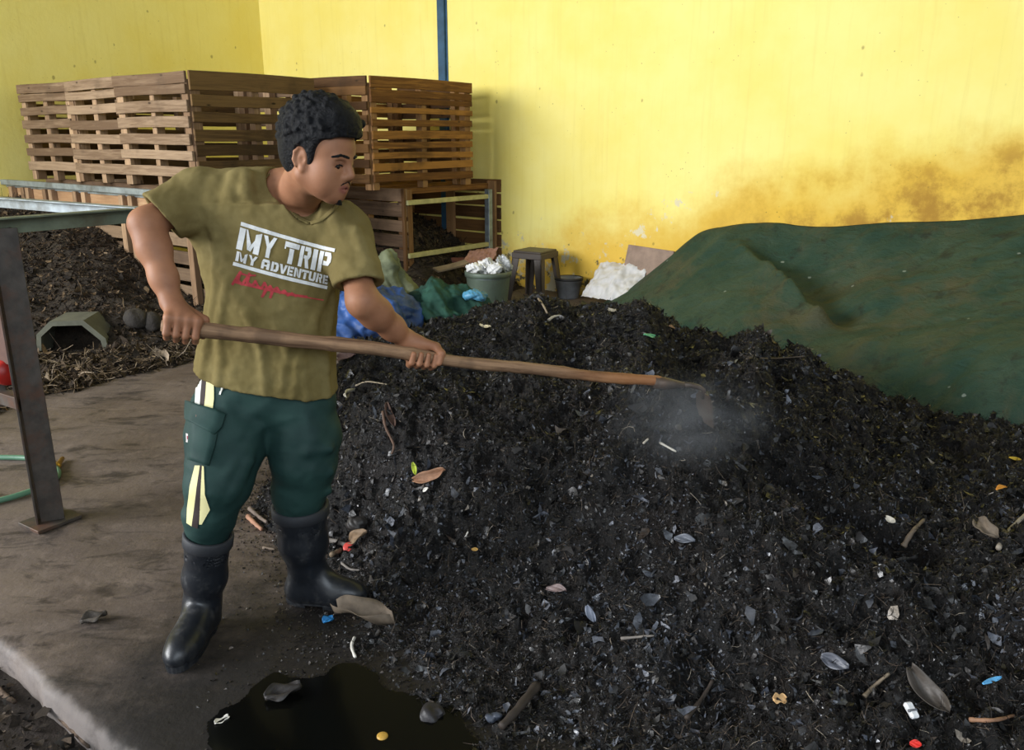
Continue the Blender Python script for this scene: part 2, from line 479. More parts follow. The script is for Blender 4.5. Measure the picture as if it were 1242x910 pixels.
# concrete floor slab with a broken edge near the viewer; E0 lies on that edge
E0 = Vector((-1.57, 2.20, 0))
def floor_material():
    n = NT('dirty_concrete'); v = n.pos()
    c = n.mix(n.remap(n.noise(v, 1.1, 6, 0.65), 0.32, 0.68), srgb(112, 100, 92), srgb(84, 73, 66))
    c = n.mix(n.math('MULTIPLY', n.remap(n.noise(n.mapping(v, (1.6, 4, 1), rot=(0, 0, -0.2)), 2.2, 7, 0.7, 0.8), 0.5, 0.66), 0.85), c, srgb(46, 39, 35))
    c = n.mix(n.math('MULTIPLY', n.remap(n.noise(v, 9, 6, 0.7), 0.52, 0.7), 0.5), c, srgb(128, 114, 104))
    # soil trodden off the heap
    s = n.sep(v)
    e = n.math('ADD', n.math('MULTIPLY', s[0], 0.62), n.math('MULTIPLY', n.math('SUBTRACT', 2.6, s[1]), 0.42))
    e = n.math('ADD', e, n.math('MULTIPLY', n.math('SUBTRACT', n.noise(v, 2.4, 7, 0.7), 0.5), 1.0))
    soil = n.remap(e, -0.78, -0.28)
    c = n.mix(n.math('MULTIPLY', soil, 0.97), c, srgb(21, 18, 16))
    spots = n.remap(n.math('ADD', n.voronoi(n.mapping(v, (1, 2.0, 1)), 2.4), n.math('MULTIPLY', n.noise(v, 9, 5), 0.22)), 0.27, 0.2)
    c = n.mix(n.math('MULTIPLY', spots, 0.7), c, srgb(50, 43, 38))
    # pale worn lip along the slab's edge
    d = n.math('ADD', n.math('MULTIPLY', n.math('SUBTRACT', s[0], E0.x), B.x), n.math('MULTIPLY', n.math('SUBTRACT', s[1], E0.y), B.y))
    c = n.mix(n.math('MULTIPLY', n.remap(n.math('ADD', d, n.math('MULTIPLY', n.noise(v, 12, 4), 0.06)), 0.06, 0.03), 0.5), c, srgb(140, 132, 128))
    rough = n.remap(n.noise(v, 1.7, 5, 0.6), 0.35, 0.7, 0.5, 0.9)
    n.bump(n.noise(v, 26, 6, 0.65), 0.35, 0.012)
    return n.out(c, rough, 0, 0.35)
us = np.r_[np.linspace(-9, -1.2, 14), np.linspace(-1.1, 2.2, 166), np.linspace(2.4, 10, 14)]
vs = np.r_[-0.0001, 0.0, 0.012, 0.03, 0.08, np.linspace(0.2, 4.5, 60), np.linspace(5, 12, 8)]
U_, V_ = np.meshgrid(us, vs, indexing='ij')
edge = 0.018 * fbm(U_, U_ * 0, 6, 4, 0.6, 3) * np.clip(1 - V_ / 0.2, 0, 1)
Zf = 0.006 * fbm(U_, V_, 1.2, 4, 0.5, 8)
Zf[:, 0] = -0.14; Zf[:, 1] = -0.02 + 0.01 * fbm(us, us * 0, 9, 3, 0.6, 4); Zf[:, 2] = -0.006
W_ = V_ + edge
fl = link('floor', grid_mesh('floor', E0.x + A.x * U_ + B.x * W_, E0.y + A.y * U_ + B.y * W_, Zf), floor_material())
tag(fl, kind='structure')
# earth below the slab
U_, V_ = np.meshgrid(np.linspace(-9, 10, 120), np.linspace(-7, 0.3, 60), indexing='ij')
Zg = -0.09 + 0.05 * fbm(U_, V_, 2.0, 4, 0.5, 5) - 0.05 * np.clip(V_ / 0.3, 0, 1)
gr = link('ground', grid_mesh('ground', E0.x + A.x * U_ + B.x * V_, E0.y + A.y * U_ + B.y * V_, Zg), simple('damp_earth', srgb(44, 36, 30), 0.9, 0.35, 6, 0.5, 0.02))
tag(gr, kind='structure')

# ================================================================== compost heap
def W(px, py, Y): p = P(px, py, Y); return (p.x, p.y, p.z)
def G(px, py, z=0.0): p = PZ(px, py, z); return (p.x, p.y, p.z)
hp = []
# rows of crest, shoulder, face and foot
for r in ((430, 408, 4.0), (480, 396, 4.1), (560, 374, 4.3), (650, 354, 4.5), (740, 366, 4.3), (790, 358, 4.3), (840, 383, 4.0), (900, 402, 3.9), (940, 396, 3.9), (1000, 418, 3.75),
          (1060, 448, 3.6), (1110, 470, 3.5), (1180, 490, 3.4), (1242, 492, 3.4), (1330, 492, 3.4), (1500, 500, 3.3),
          (500, 440, 3.5), (600, 430, 3.6), (720, 430, 3.6), (830, 440, 3.35),
          (460, 500, 3.05), (560, 500, 3.0), (650, 500, 3.0), (760, 500, 2.86), (858, 487, 2.65), (815, 492, 2.68), (900, 492, 2.85), (960, 490, 3.05), (1050, 510, 3.05), (1180, 550, 2.85), (1330, 560, 2.8),
          (440, 590, 2.9), (520, 575, 2.8), (600, 560, 2.75), (690, 560, 2.72), (780, 560, 2.58), (860, 560, 2.5), (950, 570, 2.62), (1050, 620, 2.5), (1140, 660, 2.35), (1242, 640, 2.4),
          (600, 600, 2.62), (700, 600, 2.55), (800, 585, 2.5), (900, 605, 2.42), (1000, 655, 2.3), (1080, 700, 2.16), (1180, 700, 2.1), (1300, 720, 2.0),
          (560, 660, 2.55), (650, 680, 2.42), (760, 700, 2.28), (880, 700, 2.18), (1000, 760, 2.0), (1120, 790, 1.9), (1242, 800, 1.85),
          (520, 740, 2.36), (620, 780, 2.18), (740, 800, 2.06), (860, 820, 1.95), (980, 860, 1.78), (1120, 890, 1.68), (1242, 890, 1.68)):
    hp.append(W(*r))
for r in ((300, 600), (305, 640), (330, 665), (395, 690), (430, 750), (480, 800), (530, 840), (575, 880), (610, 930), (680, 985), (330, 560), (345, 520), (385, 470)):
    hp.append(G(*r))
for (x, y) in ((-1.9, 3.0), (-1.9, 4.2), (-1.5, 5.2), (-1.0, 5.6), (0.0, 5.9), (1.0, 5.8), (-1.4, 2.2), (-0.9, 1.6), (-0.2, 1.0), (0.4, 0.9), (-1.7, 3.6), (-1.25, 4.5)):
    hp.append((x, y, -0.12))
for (x, y, z) in ((2.2, 5.0, -0.12), (3.0, 4.6, -0.12), (1.7, 5.0, -0.12), (3.6, 4.2, -0.05), (3.6, 2.4, 0.35), (3.0, 1.2, 0.25), (1.6, 0.9, 0.15), (0.9, 1.05, 0.05), (2.6, 3.2, 0.32)):
    hp.append((x, y, z))
heap_base = tps(hp, 0.004)
HH = 0.008
hx0, hy0 = -1.9, 1.0
hx = np.arange(hx0, 3.4, HH); hy = np.arange(hy0, 5.8, HH)
XX, YY = np.meshgrid(hx, hy, indexing='ij')
def trough(x, y, line, w):
    d = np.full(np.shape(x), 9.0)
    for a, b in zip(line, line[1:]):
        ex, ey = b[0] - a[0], b[1] - a[1]
        t = np.clip(((x - a[0]) * ex + (y - a[1]) * ey) / (ex * ex + ey * ey), 0, 1)
        d = np.minimum(d, np.hypot(x - a[0] - t * ex, y - a[1] - t * ey))
    return np.exp(-(d / w) ** 2)
# the trench he is raking, the turned-over mound before it, and the cut face by his feet
DITCH = [W(*r) for r in ((890, 535, 2.72), (960, 580, 2.58), (1040, 632, 2.42), (1110, 678, 2.27))]
LIP = [W(*r) for r in ((740, 575, 2.52), (850, 590, 2.42), (930, 625, 2.32), (1010, 675, 2.2), (1080, 720, 2.08))]
STEP = [W(*r) for r in ((430, 600, 2.85), (520, 585, 2.78), (590, 575, 2.72))]
CREST_AZ = np.array([-0.184, -0.136, -0.097, -0.059, -0.02, 0.028, 0.076, 0.114, 0.162, 0.211, 0.239, 0.268, 0.307, 0.336, 0.364, 0.403, 0.422, 0.47, 0.509, 0.538, 0.597])
CREST_COR = np.array([-0.033, -0.057, -0.067, -0.092, -0.039, -0.014, -0.093, -0.04, -0.01, -0.186, -0.147, -0.138, -0.04, -0.123, -0.078, -0.136, -0.097, -0.211, -0.159, -0.208, -0.171]) - 0.012   # settles the skyline of the heap
def heap_height(x, y):
    z = heap_base(x, y)
    rough = np.clip(z / 0.12 + 0.5, 0.0, 1.0)
    z = z - 0.13 * trough(x, y, DITCH, 0.10) + 0.05 * trough(x, y, LIP, 0.12) - 0.05 * trough(x, y, STEP, 0.09)
    n = 0.070 * fbm(x, y, 3.2, 3, 0.5, 11) + 0.055 * fbm(x, y, 10, 4, 0.66, 21)
    n += 0.038 * np.abs(fbm(x, y, 22, 3, 0.75, 31)) + 0.018 * fbm(x, y, 48, 2, 0.7, 36)
    az = x / np.maximum(y, 0.5); cor = np.interp(az, CREST_AZ, CREST_COR); cor = np.interp(np.hypot(x, y), [2.8, 3.5, 9], [0, 1, 1]) * cor
    z = z + cor
    return z + rough * n
ZZ = heap_height(XX, YY)
heap_z = bilinear(ZZ, hx0, hy0, HH)
def compost_material():
    n = NT('compost'); v = n.pos()
    f = n.noise(v, 30, 8, 0.75)
    c = n.mix(n.remap(f, 0.35, 0.7), srgb(8, 8, 7), srgb(32, 29, 27))
    c = n.mix(n.math('MULTIPLY', n.remap(n.noise(v, 3, 4, 0.6), 0.42, 0.66), 0.5), c, srgb(38, 30, 25))
    sp = n.remap(n.voronoi(v, 70), 0.16, 0.08)
    c = n.mix(n.math('MULTIPLY', sp, n.remap(n.noise(v, 8, 2), 0.5, 0.62)), c, srgb(105, 98, 92))
    n.bump(n.noise(v, 55, 6, 0.75), 1.0, 0.03)
    return n.out(c, n.remap(n.noise(v, 18, 4), 0.35, 0.65, 0.3, 0.75), 0, 0.5)
heap = link('compost_heap', grid_mesh('compost_heap', XX, YY, ZZ, keep=ZZ > -0.015), compost_material())
tag(heap, 'big dark heap of crumbly compost filling the floor before the man', 'compost heap', kind='stuff')
heap_bvh = bvh_of(heap)

def scatter_flakes(name, x, y, z, nx, ny, nz, size, colors, mat, parent=None, aspect=(0.3, 0.8), curl=0.5, tilt=0.7, rng=RNG):
    """bent leaf fragments lying on a surface, all in one mesh"""
    n = len(x)
    N = np.stack([nx, ny, nz], 1); N += rng.normal(0, tilt, (n, 3)); N /= np.linalg.norm(N, axis=1, keepdims=True)
    T = rng.normal(0, 1, (n, 3)); T -= N * (T * N).sum(1, keepdims=True); T /= np.linalg.norm(T, axis=1, keepdims=True)
    S = np.cross(N, T)
    L = size[:, None]; Wd = L * rng.uniform(aspect[0], aspect[1], (n, 1))
    C = np.stack([x, y, z], 1) + N * L * 0.1
    cu = rng.uniform(-curl, curl, (n, 1))
    prof = [(-0.5, 0.12), (-0.2, 0.5), (0.15, 0.36), (0.5, 0.05)]
    rows = []
    for (t, wd) in prof:
        jit = rng.uniform(0.4, 1.6, (n, 1)); j2 = rng.uniform(0.4, 1.6, (n, 1))
        c = C + T * L * t + N * L * cu * (t * t * 2.0)
        lift = N * Wd * rng.uniform(-0.2, 0.35, (n, 1))
        rows += [c - S * Wd * wd * jit + lift, c + S * Wd * wd * j2]
    V = np.stack(rows, 1).reshape(-1, 3)
    b = np.arange(n)[:, None] * 8
    F = np.concatenate([b + np.array([[0, 1, 3, 2]]), b + np.array([[2, 3, 5, 4]]), b + np.array([[4, 5, 7, 6]])], 1).reshape(-1, 4)
    me = np_mesh(name, V, F, smooth=True)
    face_color(me, 'tint', np.repeat(colors, 3, axis=0))
    return link(name, me, mat, parent)
def scatter_fibres(name, x, y, z, nx, ny, nz, length, width, colors, mat, parent=None, tilt=0.5, bend=0.5, rng=RNG, sides=3):
    """thin stalks and roots as three-sided tubes, all in one mesh"""
    n = len(x)
    N = np.stack([nx, ny, nz], 1); N += rng.normal(0, tilt, (n, 3)); N /= np.linalg.norm(N, axis=1, keepdims=True)
    T = rng.normal(0, 1, (n, 3)); T -= N * (T * N).sum(1, keepdims=True); T /= np.linalg.norm(T, axis=1, keepdims=True)
    S = np.cross(N, T)
    L = length[:, None]; Wd = width[:, None]
    C = np.stack([x, y, z], 1) + N * Wd * 1.5
    b1 = rng.normal(0, bend * 0.35, (n, 1)); b2 = rng.normal(0, bend * 0.18, (n, 1))
    rows = []
    for t in (-0.5, -0.2, 0.15, 0.5):
        c = C + T * L * t + S * L * b1 * (t * t * 2 - 0.2) + N * L * b2 * (t * t * 2)
        for k in range(sides):
            a = 2 * math.pi * k / sides
            rows.append(c + (S * math.cos(a) + N * math.sin(a)) * Wd * (0.5 if abs(t) < 0.4 else 0.3))
    V = np.stack(rows, 1).reshape(-1, 3)
    q = []
    for i in range(3):
        for k in range(sides):
            q.append([i * sides + k, i * sides + (k + 1) % sides, (i + 1) * sides + (k + 1) % sides, (i + 1) * sides + k])
    b = np.arange(n)[:, None] * (4 * sides)
    F = np.concatenate([b + np.array([r]) for r in q], 1).reshape(-1, 4)
    me = np_mesh(name, V, F, smooth=True)
    face_color(me, 'tint', np.repeat(colors, len(q), axis=0))
    return link(name, me, mat, parent)
def sample_surface(hf, n, x0, x1, y0, y1, zmin, dens=None, rng=RNG):
    xs, ys = [], []; got = 0
    while got < n:
        x = rng.uniform(x0, x1, n); y = rng.uniform(y0, y1, n)
        ok = hf(x, y) > zmin
        if dens is not None: ok &= rng.random(n) < dens(x, y)
        xs.append(x[ok]); ys.append(y[ok]); got += ok.sum()
    x = np.concatenate(xs)[:n]; y = np.concatenate(ys)[:n]; z = hf(x, y)
    e = 0.02
    gx = (hf(x + e, y) - hf(x - e, y)) / (2 * e); gy = (hf(x, y + e) - hf(x, y - e)) / (2 * e)
    l = np.sqrt(gx ** 2 + gy ** 2 + 1)
    return x, y, z, -gx / l, -gy / l, 1 / l
def palette(n, cols, weights, jitter=0.25, rng=RNG):
    i = rng.choice(len(cols), n, p=np.array(weights) / sum(weights))
    return np.array([srgb(*c) for c in cols])[i] * rng.uniform(1 - jitter, 1 + jitter, (n, 1))
def tint_mat(name, rough=0.6, spec=0.4, rough_var=None):
    n = NT(name); v = n.pos()
    f = n.noise(v, 120, 3, 0.6)
    c = n.mix(n.remap(f, 0.3, 0.7), n.attr('tint', 'Color'), n.mix(0.55, n.attr('tint', 'Color'), (0.004, 0.004, 0.004)))
    r = rough if rough_var is None else n.remap(n.noise(v, 25, 3), 0.35, 0.65, rough_var[0], rough_var[1])
    n.bump(f, 0.3, 0.004)
    return n.out(c, r, 0, spec)
litter_mat = tint_mat('wet_leaf_litter', 0.4, 0.6, (0.24, 0.7))
fibre_mat = tint_mat('root_fibre', 0.7, 0.3)
dry_mat = tint_mat('dry_leaf_litter', 0.85, 0.2)
near = lambda x, y: np.clip(1.9 / (np.hypot(x, y) - 0.3), 0.12, 1)
def flakes(name, n, med, sig, lo, hi, sheen_share, aspect, tilt):
    s = sample_surface(heap_z, n, -1.7, 3.2, 1.1, 5.2, 0.004, near)
    wet = np.clip(0.5 + 1.7 * fbm(s[0], s[1], 2.6, 3, 0.55, 77), 0, 1)
    sz = np.clip(RNG.lognormal(math.log(med), sig, n), lo, hi) * (0.8 + 0.12 * np.hypot(s[0], s[1]))
    base = palette(n, [(16, 15, 14), (27, 25, 24), (44, 40, 38), (60, 51, 43)], [38, 28, 14, 6])
    pale = palette(n, [(58, 62, 70), (88, 92, 102), (118, 120, 128), (138, 128, 116)], [40, 22, 7, 3])  # cool pale tints put the sky's sheen on wet leaves into their colour
    pick = RNG.random(n) < sheen_share * (0.12 + 1.0 * wet ** 1.5 * np.clip((3.3 - s[1]) / 1.0, 0.12, 1))
    scatter_flakes(name, *s, sz, np.where(pick[:, None], pale, base), litter_mat, heap, aspect=aspect, tilt=tilt, curl=0.9)
flakes('leaf_fragments', 70000, 0.0120, 0.6, 0.005, 0.06, 0.52, (0.15, 0.7), 0.9)
flakes('leaf_crumbs', 190000, 0.0055, 0.4, 0.002, 0.014, 0.40, (0.25, 0.9), 1.3)
n = 85000
s = sample_surface(heap_z, n, -1.7, 3.2, 1.1, 5.2, 0.004, near)
scatter_fibres('root_fibres', *s, np.clip(RNG.lognormal(math.log(0.026), 0.6, n), 0.008, 0.14), RNG.uniform(0.0007, 0.0024, n) * (0.8 + 0.15 * np.hypot(s[0], s[1])),
               palette(n, [(20, 18, 16), (44, 38, 34), (76, 65, 55), (116, 102, 88), (172, 160, 142)], [36, 30, 15, 5, 1.0]), fibre_mat, heap, tilt=0.8, bend=0.9)
for c in list(heap.children): c['kind'] = 'stuff'
# crumbs trodden over the floor round the heap
n = 5000
hz0 = lambda x, y: np.where((heap_z(x, y) < 0.0) & (heap_z(x, y) > -0.115), 0.003, -1.0)
s = sample_surface(hz0, n, -1.6, 0.4, 1.3, 4.2, 0.0, lambda x, y: np.clip((heap_z(x, y) + 0.12) / 0.1, 0, 1) ** 2.0)
o = scatter_flakes('soil_crumbs', s[0], s[1], s[2], np.zeros(n), np.zeros(n), np.ones(n), RNG.uniform(0.003, 0.014, n), palette(n, [(20, 17, 15), (38, 32, 28), (70, 60, 52), (110, 100, 92)], [40, 30, 8, 2]), litter_mat, None, tilt=0.4)
tag(o, 'black crumbs of compost trodden over the concrete by the boots', 'crumbs', kind='stuff')
# ================================================================== slatted pallet bins along the walls
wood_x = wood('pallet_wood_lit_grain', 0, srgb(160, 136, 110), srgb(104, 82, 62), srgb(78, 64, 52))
wood_y = wood('pallet_wood_shaded_grain', 1, srgb(118, 92, 58), srgb(72, 53, 33), srgb(42, 33, 24))  # same pallet wood, darkened where the side panels face away from the light
wood_z = wood('pallet_post_grain', 2, srgb(180, 150, 118), srgb(122, 96, 72))
wood_ox = wood('old_pallet_wood_grain', 0, srgb(118, 84, 48), srgb(74, 50, 27), srgb(46, 34, 22))
wood_oy = wood('old_pallet_wood_cross_grain', 1, srgb(158, 112, 58), srgb(98, 64, 34), srgb(60, 42, 26))
wood_oz = wood('old_pallet_post_grain', 2, srgb(160, 122, 82), srgb(104, 74, 46))
galv = simple('galvanised_steel', srgb(150, 160, 166), 0.45, 0.2, 10, 0.1, metal=0.5, dirt=srgb(96, 96, 92))
# u runs along the right wall (towards the right and nearer), v runs away to the back right
BIN0 = Vector((-2.44, 6.50, 0))
def slats(mb, axis, a0, a1, rows, face, thick, sgn, warp=0.004):
    """horizontal boards between a0..a1 along axis; rows = [(z0, z1)], face = coordinate of outer face"""
    for (z0, z1) in rows:
        j0, j1 = random.uniform(-0.004, 0.004), random.uniform(-0.004, 0.004)
        f0, f1 = sorted((face, face + sgn * thick))
        if axis == 0: mb.box(a0 + random.uniform(0, .008), a1 - random.uniform(0, .008), f0, f1, z0 + j0, z1 + j1, bev=0.003, warp=warp, seg=5)
        else: mb.box(f0, f1, a0 + random.uniform(0, .008), a1 - random.uniform(0, .008), z0 + j0, z1 + j1, bev=0.003, warp=warp, seg=5)
def rows_even(z0, z1, top, slat, gap, jit=0.006):
    out = []; z = z1
    for t in top: out.append((z - t, z)); z -= t + 0.006
    z -= gap - 0.006
    while z - slat > z0 - 0.01:
        out.append((z - slat + random.uniform(-jit, jit), z)); z -= slat + gap + random.uniform(-jit, jit)
    return out
def bin_crate(name, label, cat, group, u0, v0, Wd, Dp, z0, z1, front, side, back=True, left=True, mats=None, rz=0.0, right=True):
    """a bin of four slatted pallet panels; its near right corner stands at (u0, v0)"""
    mx, my, mz = mats
    root = empty(name, BIN0 + A * u0 + B * v0 + Vector((0, 0, z0)), ROOM + rz)
    tag(root, label, cat, group)
    H = z1 - z0
    def panel(axis, a0, a1, face, sgn, rows, studs, m, nm='side_panel'):
        mb = MB(); slats(mb, axis, a0, a1, rows, face, 0.022, sgn)
        o = mb.build(nm, m, root)
        f0, f1 = sorted((face + sgn * 0.023, face + sgn * 0.095))
        for (c, wd) in studs:
            ms = MB()
            if axis == 0: ms.box(c - wd / 2, c + wd / 2, f0, f1, 0.0, H - 0.06, bev=0.003, warp=0.003, seg=3)
            else: ms.box(f0, f1, c - wd / 2, c + wd / 2, 0.0, H - 0.06, bev=0.003, warp=0.003, seg=3)
            ms.build('batten', mz, o)
    fs = lambda a0, a1, n: [(a0 + 0.05 + (a1 - a0 - 0.1) * i / (n - 1), random.uniform(0.06, 0.09)) for i in range(n)]
    panel(0, -Wd, 0, 0.0, 1, front(H), fs(-Wd, 0, 3), mx, 'front_panel')
    if right: panel(1, 0.028, Dp, 0.026, -1, side(H), fs(0.03, Dp, 3), my)
    if left: panel(1, 0.028, Dp, -Wd, 1, side(H), fs(0.03, Dp, 3), my)
    if back: panel(0, -Wd + 0.1, -0.1, Dp, -1, side(H), fs(-Wd + .1, -0.1, 3), mx, 'back_panel')
    return root
fr1 = lambda H: rows_even(0.0, H, (0.085, 0.07), 0.078, 0.046)
sd1 = lambda H: rows_even(0.0, H, (0.135,), 0.088, 0.034)
g_up = 'pallet bins stacked on the lower row'
bin_crate('pallet_bin', 'upper slatted pallet bin with broad dark side panel behind the man', 'pallet bin', g_up, 0.0, 0.0, 1.06, 1.20, 1.13, 1.99, fr1, sd1, mats=(wood_x, wood_y, wood_z))
bin_crate('pallet_bin', 'upper open slatted pallet bin between the corner bin and the far left one', 'pallet bin', g_up, -1.10, 0.06, 0.98, 1.10, 1.12, 1.99, fr1, sd1, back=False, mats=(wood_x, wood_y, wood_z), right=False, rz=R(-1.0))
bin_crate('pallet_bin', 'upper slatted pallet bin farthest left, yellow wall showing through it', 'pallet bin', g_up, -2.10, 0.10, 0.98, 1.05, 1.11, 2.00, fr1, sd1, back=False, mats=(wood_x, wood_y, wood_z), right=False, rz=R(0.8))
# the taller looking bin to the right, against the yellow wall
fr2 = lambda H: rows_even(0.0, H, (0.10, 0.062, 0.05), 0.06, 0.03, 0.012)
u_r = (Vector((-1.243, 7.40, 0)) - BIN0).dot(A); v_r = (Vector((-1.243, 7.40, 0)) - BIN0).dot(B)
bin_crate('pallet_bin', 'brown slatted pallet bin against the yellow wall, stacked on the open rack', 'pallet bin', g_up, u_r, v_r, 1.10, 1.36, 1.06, 2.02, fr1, fr2, mats=(wood_ox, wood_oy, wood_oz))

# lower left bin: long front with a pale top board, studs and a galvanised rail
root = empty('compost_bay', BIN0 + A * 0.05, ROOM)
tag(root, 'long lower compost bay of pale pallet boards under three upper bins', 'compost bay')
mb = MB()
slats(mb, 0, -3.7, 0.0, [(0.80, 1.04)], 0.0, 0.022, 1)
o = mb.build('top_board', wood('pale_pallet_board_grain', 0, srgb(206, 172, 134), srgb(160, 124, 90)), root)
mb = MB()
slats(mb, 0, -1.75, 0.0, [(0.66, 0.765), (0.52, 0.625), (0.38, 0.485), (0.24, 0.345), (0.10, 0.205), (0.0, 0.08)], 0.0, 0.022, 1)
mb.build('front_panel', wood('darker_pallet_board_grain', 0, srgb(132, 110, 86), srgb(88, 70, 54)), root)  # darker and greyer than the top board
for c in (-3.55, -3.3, -3.02, -2.93, -2.55, -2.42, -1.95, -1.78, -1.12, -0.97, -0.62, -0.12):
    mb = MB(); mb.box(c - 0.035, c + 0.035, -0.055, -0.003, 0.0 if c > -1.9 else 0.45, 1.04, warp=0.003, seg=3); mb.build('post', wood_z, root)
mb = MB(); slats(mb, 1, 0.03, 1.2, rows_even(0, 1.05, (0.12,), 0.09, 0.05), 0.0, 0.022, -1); mb.build('side_panel', wood_y, root)
mb = MB(); slats(mb, 0, -3.7, 0, rows_even(0, 1.05, (0.12,), 0.09, 0.05), 1.2, 0.022, -1); mb.build('back_panel', wood_y, root)
mb = MB(); mb.box(-3.8, 0.15, -0.07, -0.02, 1.055, 1.105, bev=0.004); mb.box(-3.8, 0.15, -0.02, -0.014, 1.03, 1.10, bev=0.001); mb.build('steel_rail', galv, root)
for v in (0.4, 0.8, 1.18):
    mb = MB(); mb.box(-3.75, 0.1, v - 0.03, v + 0.03, 1.05, 1.10, bev=0.004); mb.build('cross_beam', wood_x, root)

# lower right rack: slatted end, open front with two steel rails, slatted back
RK = Vector((-0.975, 7.74, 0))
root = empty('compost_rack', RK, ROOM)
tag(root, 'lower open fronted compost rack with pale rails beside the yellow wall', 'compost rack')
end_rows = [(0.94, 1.06), (0.80, 0.925), (0.66, 0.765), (0.52, 0.63), (0.38, 0.49), (0.24, 0.35), (0.06, 0.2)]
mb = MB(); slats(mb, 0, -1.2, 0.0, end_rows, 0.0, 0.022, 1)
o = mb.build('end_panel', wood('grey_brown_pallet_grain', 0, srgb(138, 112, 88), srgb(92, 72, 56)), root)
for c in (-1.12, -0.6, -0.07):
    mb = MB(); mb.box(c - 0.07, c + 0.06, 0.024, 0.09, 0, 1.05); mb.build('batten', wood_oz, o)
mb = MB(); mb.box(-0.035, 0.0, -0.03, 0.0, 0, 1.06, bev=0.003); mb.build('post', wood_oz, root)
pale = simple('pale_painted_rail', srgb(176, 170, 120), 0.6, 0.2, 12)
for z in (0.93, 0.44):
    mb = MB(); mb.box(-0.02, 0.025, 0.0, 1.22, z - 0.022, z + 0.022, bev=0.004); mb.build('rail', pale, root)
mb = MB(); mb.box(-0.03, 0.03, 1.16, 1.22, 0, 1.0, bev=0.004); mb.build('steel_post', galv, root)
brows = [(0.97, 1.10), (0.83, 0.95), (0.69, 0.81), (0.55, 0.67), (0.41, 0.53), (0.27, 0.39), (0.1, 0.24)]
mb = MB(); slats(mb, 0, -1.25, 0.06, brows, 1.34, 0.022, -1); mb.build('back_panel', wood_ox, root)
mb = MB(); slats(mb, 1, 0.03, 1.33, brows, -1.22, 0.022, 1); mb.build('end_panel', wood_oy, root)
for c in (-0.62, -0.04):
    mb = MB(); mb.box(c - 0.06, c + 0.05, 1.28, 1.316, 0, 1.08); mb.build('batten', wood_oz, root)
for c in (-1.15, -0.6, -0.12):
    mb = MB(); mb.box(c - 0.04, c + 0.04, 0.02, 1.3, 1.0, 1.055); mb.build('cross_beam', wood_oy, root)

# dead leaves filling the bay and the rack, spilling over the floor
def heap_of(name, label, cat, f, x0, x1, y0, y1, h, mat, nf, nfib, cols, wts, szf, smooth=0.004, amp=0.05):
    X, Y = np.meshgrid(np.arange(x0, x1, h), np.arange(y0, y1, h), indexing='ij')
    Z = f(X, Y); Z = Z + np.clip(Z / 0.15 + 0.4, 0, 1) * (amp * fbm(X, Y, 4, 3, 0.5, 41) + amp * 0.7 * fbm(X, Y, 13, 4, 0.6, 51))
    hz = bilinear(Z, x0, y0, h)
    o = link(name, grid_mesh(name, X, Y, Z, keep=Z > -0.015), mat)
    tag(o, label, cat, kind='stuff')
    s = sample_surface(hz, nf, x0, x1, y0, y1, 0.002)
    a = scatter_flakes('dead_leaves', *s, np.clip(RNG.lognormal(math.log(szf), 0.4, nf), 0.01, 0.16), palette(nf, cols, wts), dry_mat, o, aspect=(0.25, 0.7), curl=0.9)
    s = sample_surface(hz, nfib, x0, x1, y0, y1, 0.002)
    b = scatter_fibres('dead_stalks', *s, np.clip(RNG.lognormal(math.log(szf * 3), 0.5, nfib), 0.03, 0.4), RNG.uniform(0.002, 0.006, nfib), palette(nfib, cols, wts), dry_mat, o)
    a['kind'] = 'stuff'; b['kind'] = 'stuff'
    return o, hz
leaf_cols = [(38, 32, 26), (58, 47, 36), (84, 68, 50), (116, 96, 72), (150, 128, 100)]
def uv(u, v, z): p = BIN0 + A * u + B * v; return (p.x, p.y, z)
LPX = np.array([-300, -160, 0, 60, 120, 180, 232, 285]); LEY = np.array([PZ(px, py).y for px, py in zip(LPX, (540, 522, 487, 472, 458, 446, 430, 414))])
c1 = PZ(42, 430, 0.03); c4 = PZ(134, 427, 0.03)
base = (c1 + c4) / 2; wd = (c4 - c1).length; ax = (c4 - c1).normalized(); back = Vector((-ax.y, ax.x, 0))
def leaf_f(x, y):
    az = x / np.maximum(y, 0.5); px = 621 + 1040 * az
    ye = np.interp(px, LPX, LEY); yb = (BIN0.x * B.x + BIN0.y * B.y) / (az * B.x + B.y)
    top = np.interp(px, [-300, 0, 60, 110, 155, 200, 240, 290], [0.95, 0.90, 0.84, 0.66, 0.42, 0.24, 0.13, 0.04])
    t = (y - ye) / np.maximum(yb - ye, 0.2)
    t2 = np.clip((t - 0.26) / 0.74, 0, 1)
    z = top * t2 ** 0.72 + 0.045 * np.clip(t * 10, -2, 1)
    wall = (x - CORNER.x) * A.x + (y - CORNER.y) * A.y
    v = (x - BIN0.x) * B.x + (y - BIN0.y) * B.y
    lx = ((x - base.x) * ax.x + (y - base.y) * ax.y) / wd; ly = (x - base.x) * back.x + (y - base.y) * back.y
    z = np.where((np.abs(lx) < 0.42) & (ly > -0.02) & (ly < 0.24), -0.2, z)
    return np.where((wall < 0.04) | (v > 1.15) | (px > 300), -0.2, z)
dark_leaf_mat = simple('rotting_leaves', srgb(52, 44, 35), 0.9, 0.4, 12, 0.8, 0.02)
leaf_heap, leaf_z = heap_of('leaf_heap', 'brown heap of dead leaves and stalks spilling from the lower compost bay', 'leaf heap', leaf_f, -6.0, -1.4, 4.3, 9.0, 0.025, dark_leaf_mat, 26000, 8000, leaf_cols, [34, 30, 18, 8, 3], 0.030)
n = 1500
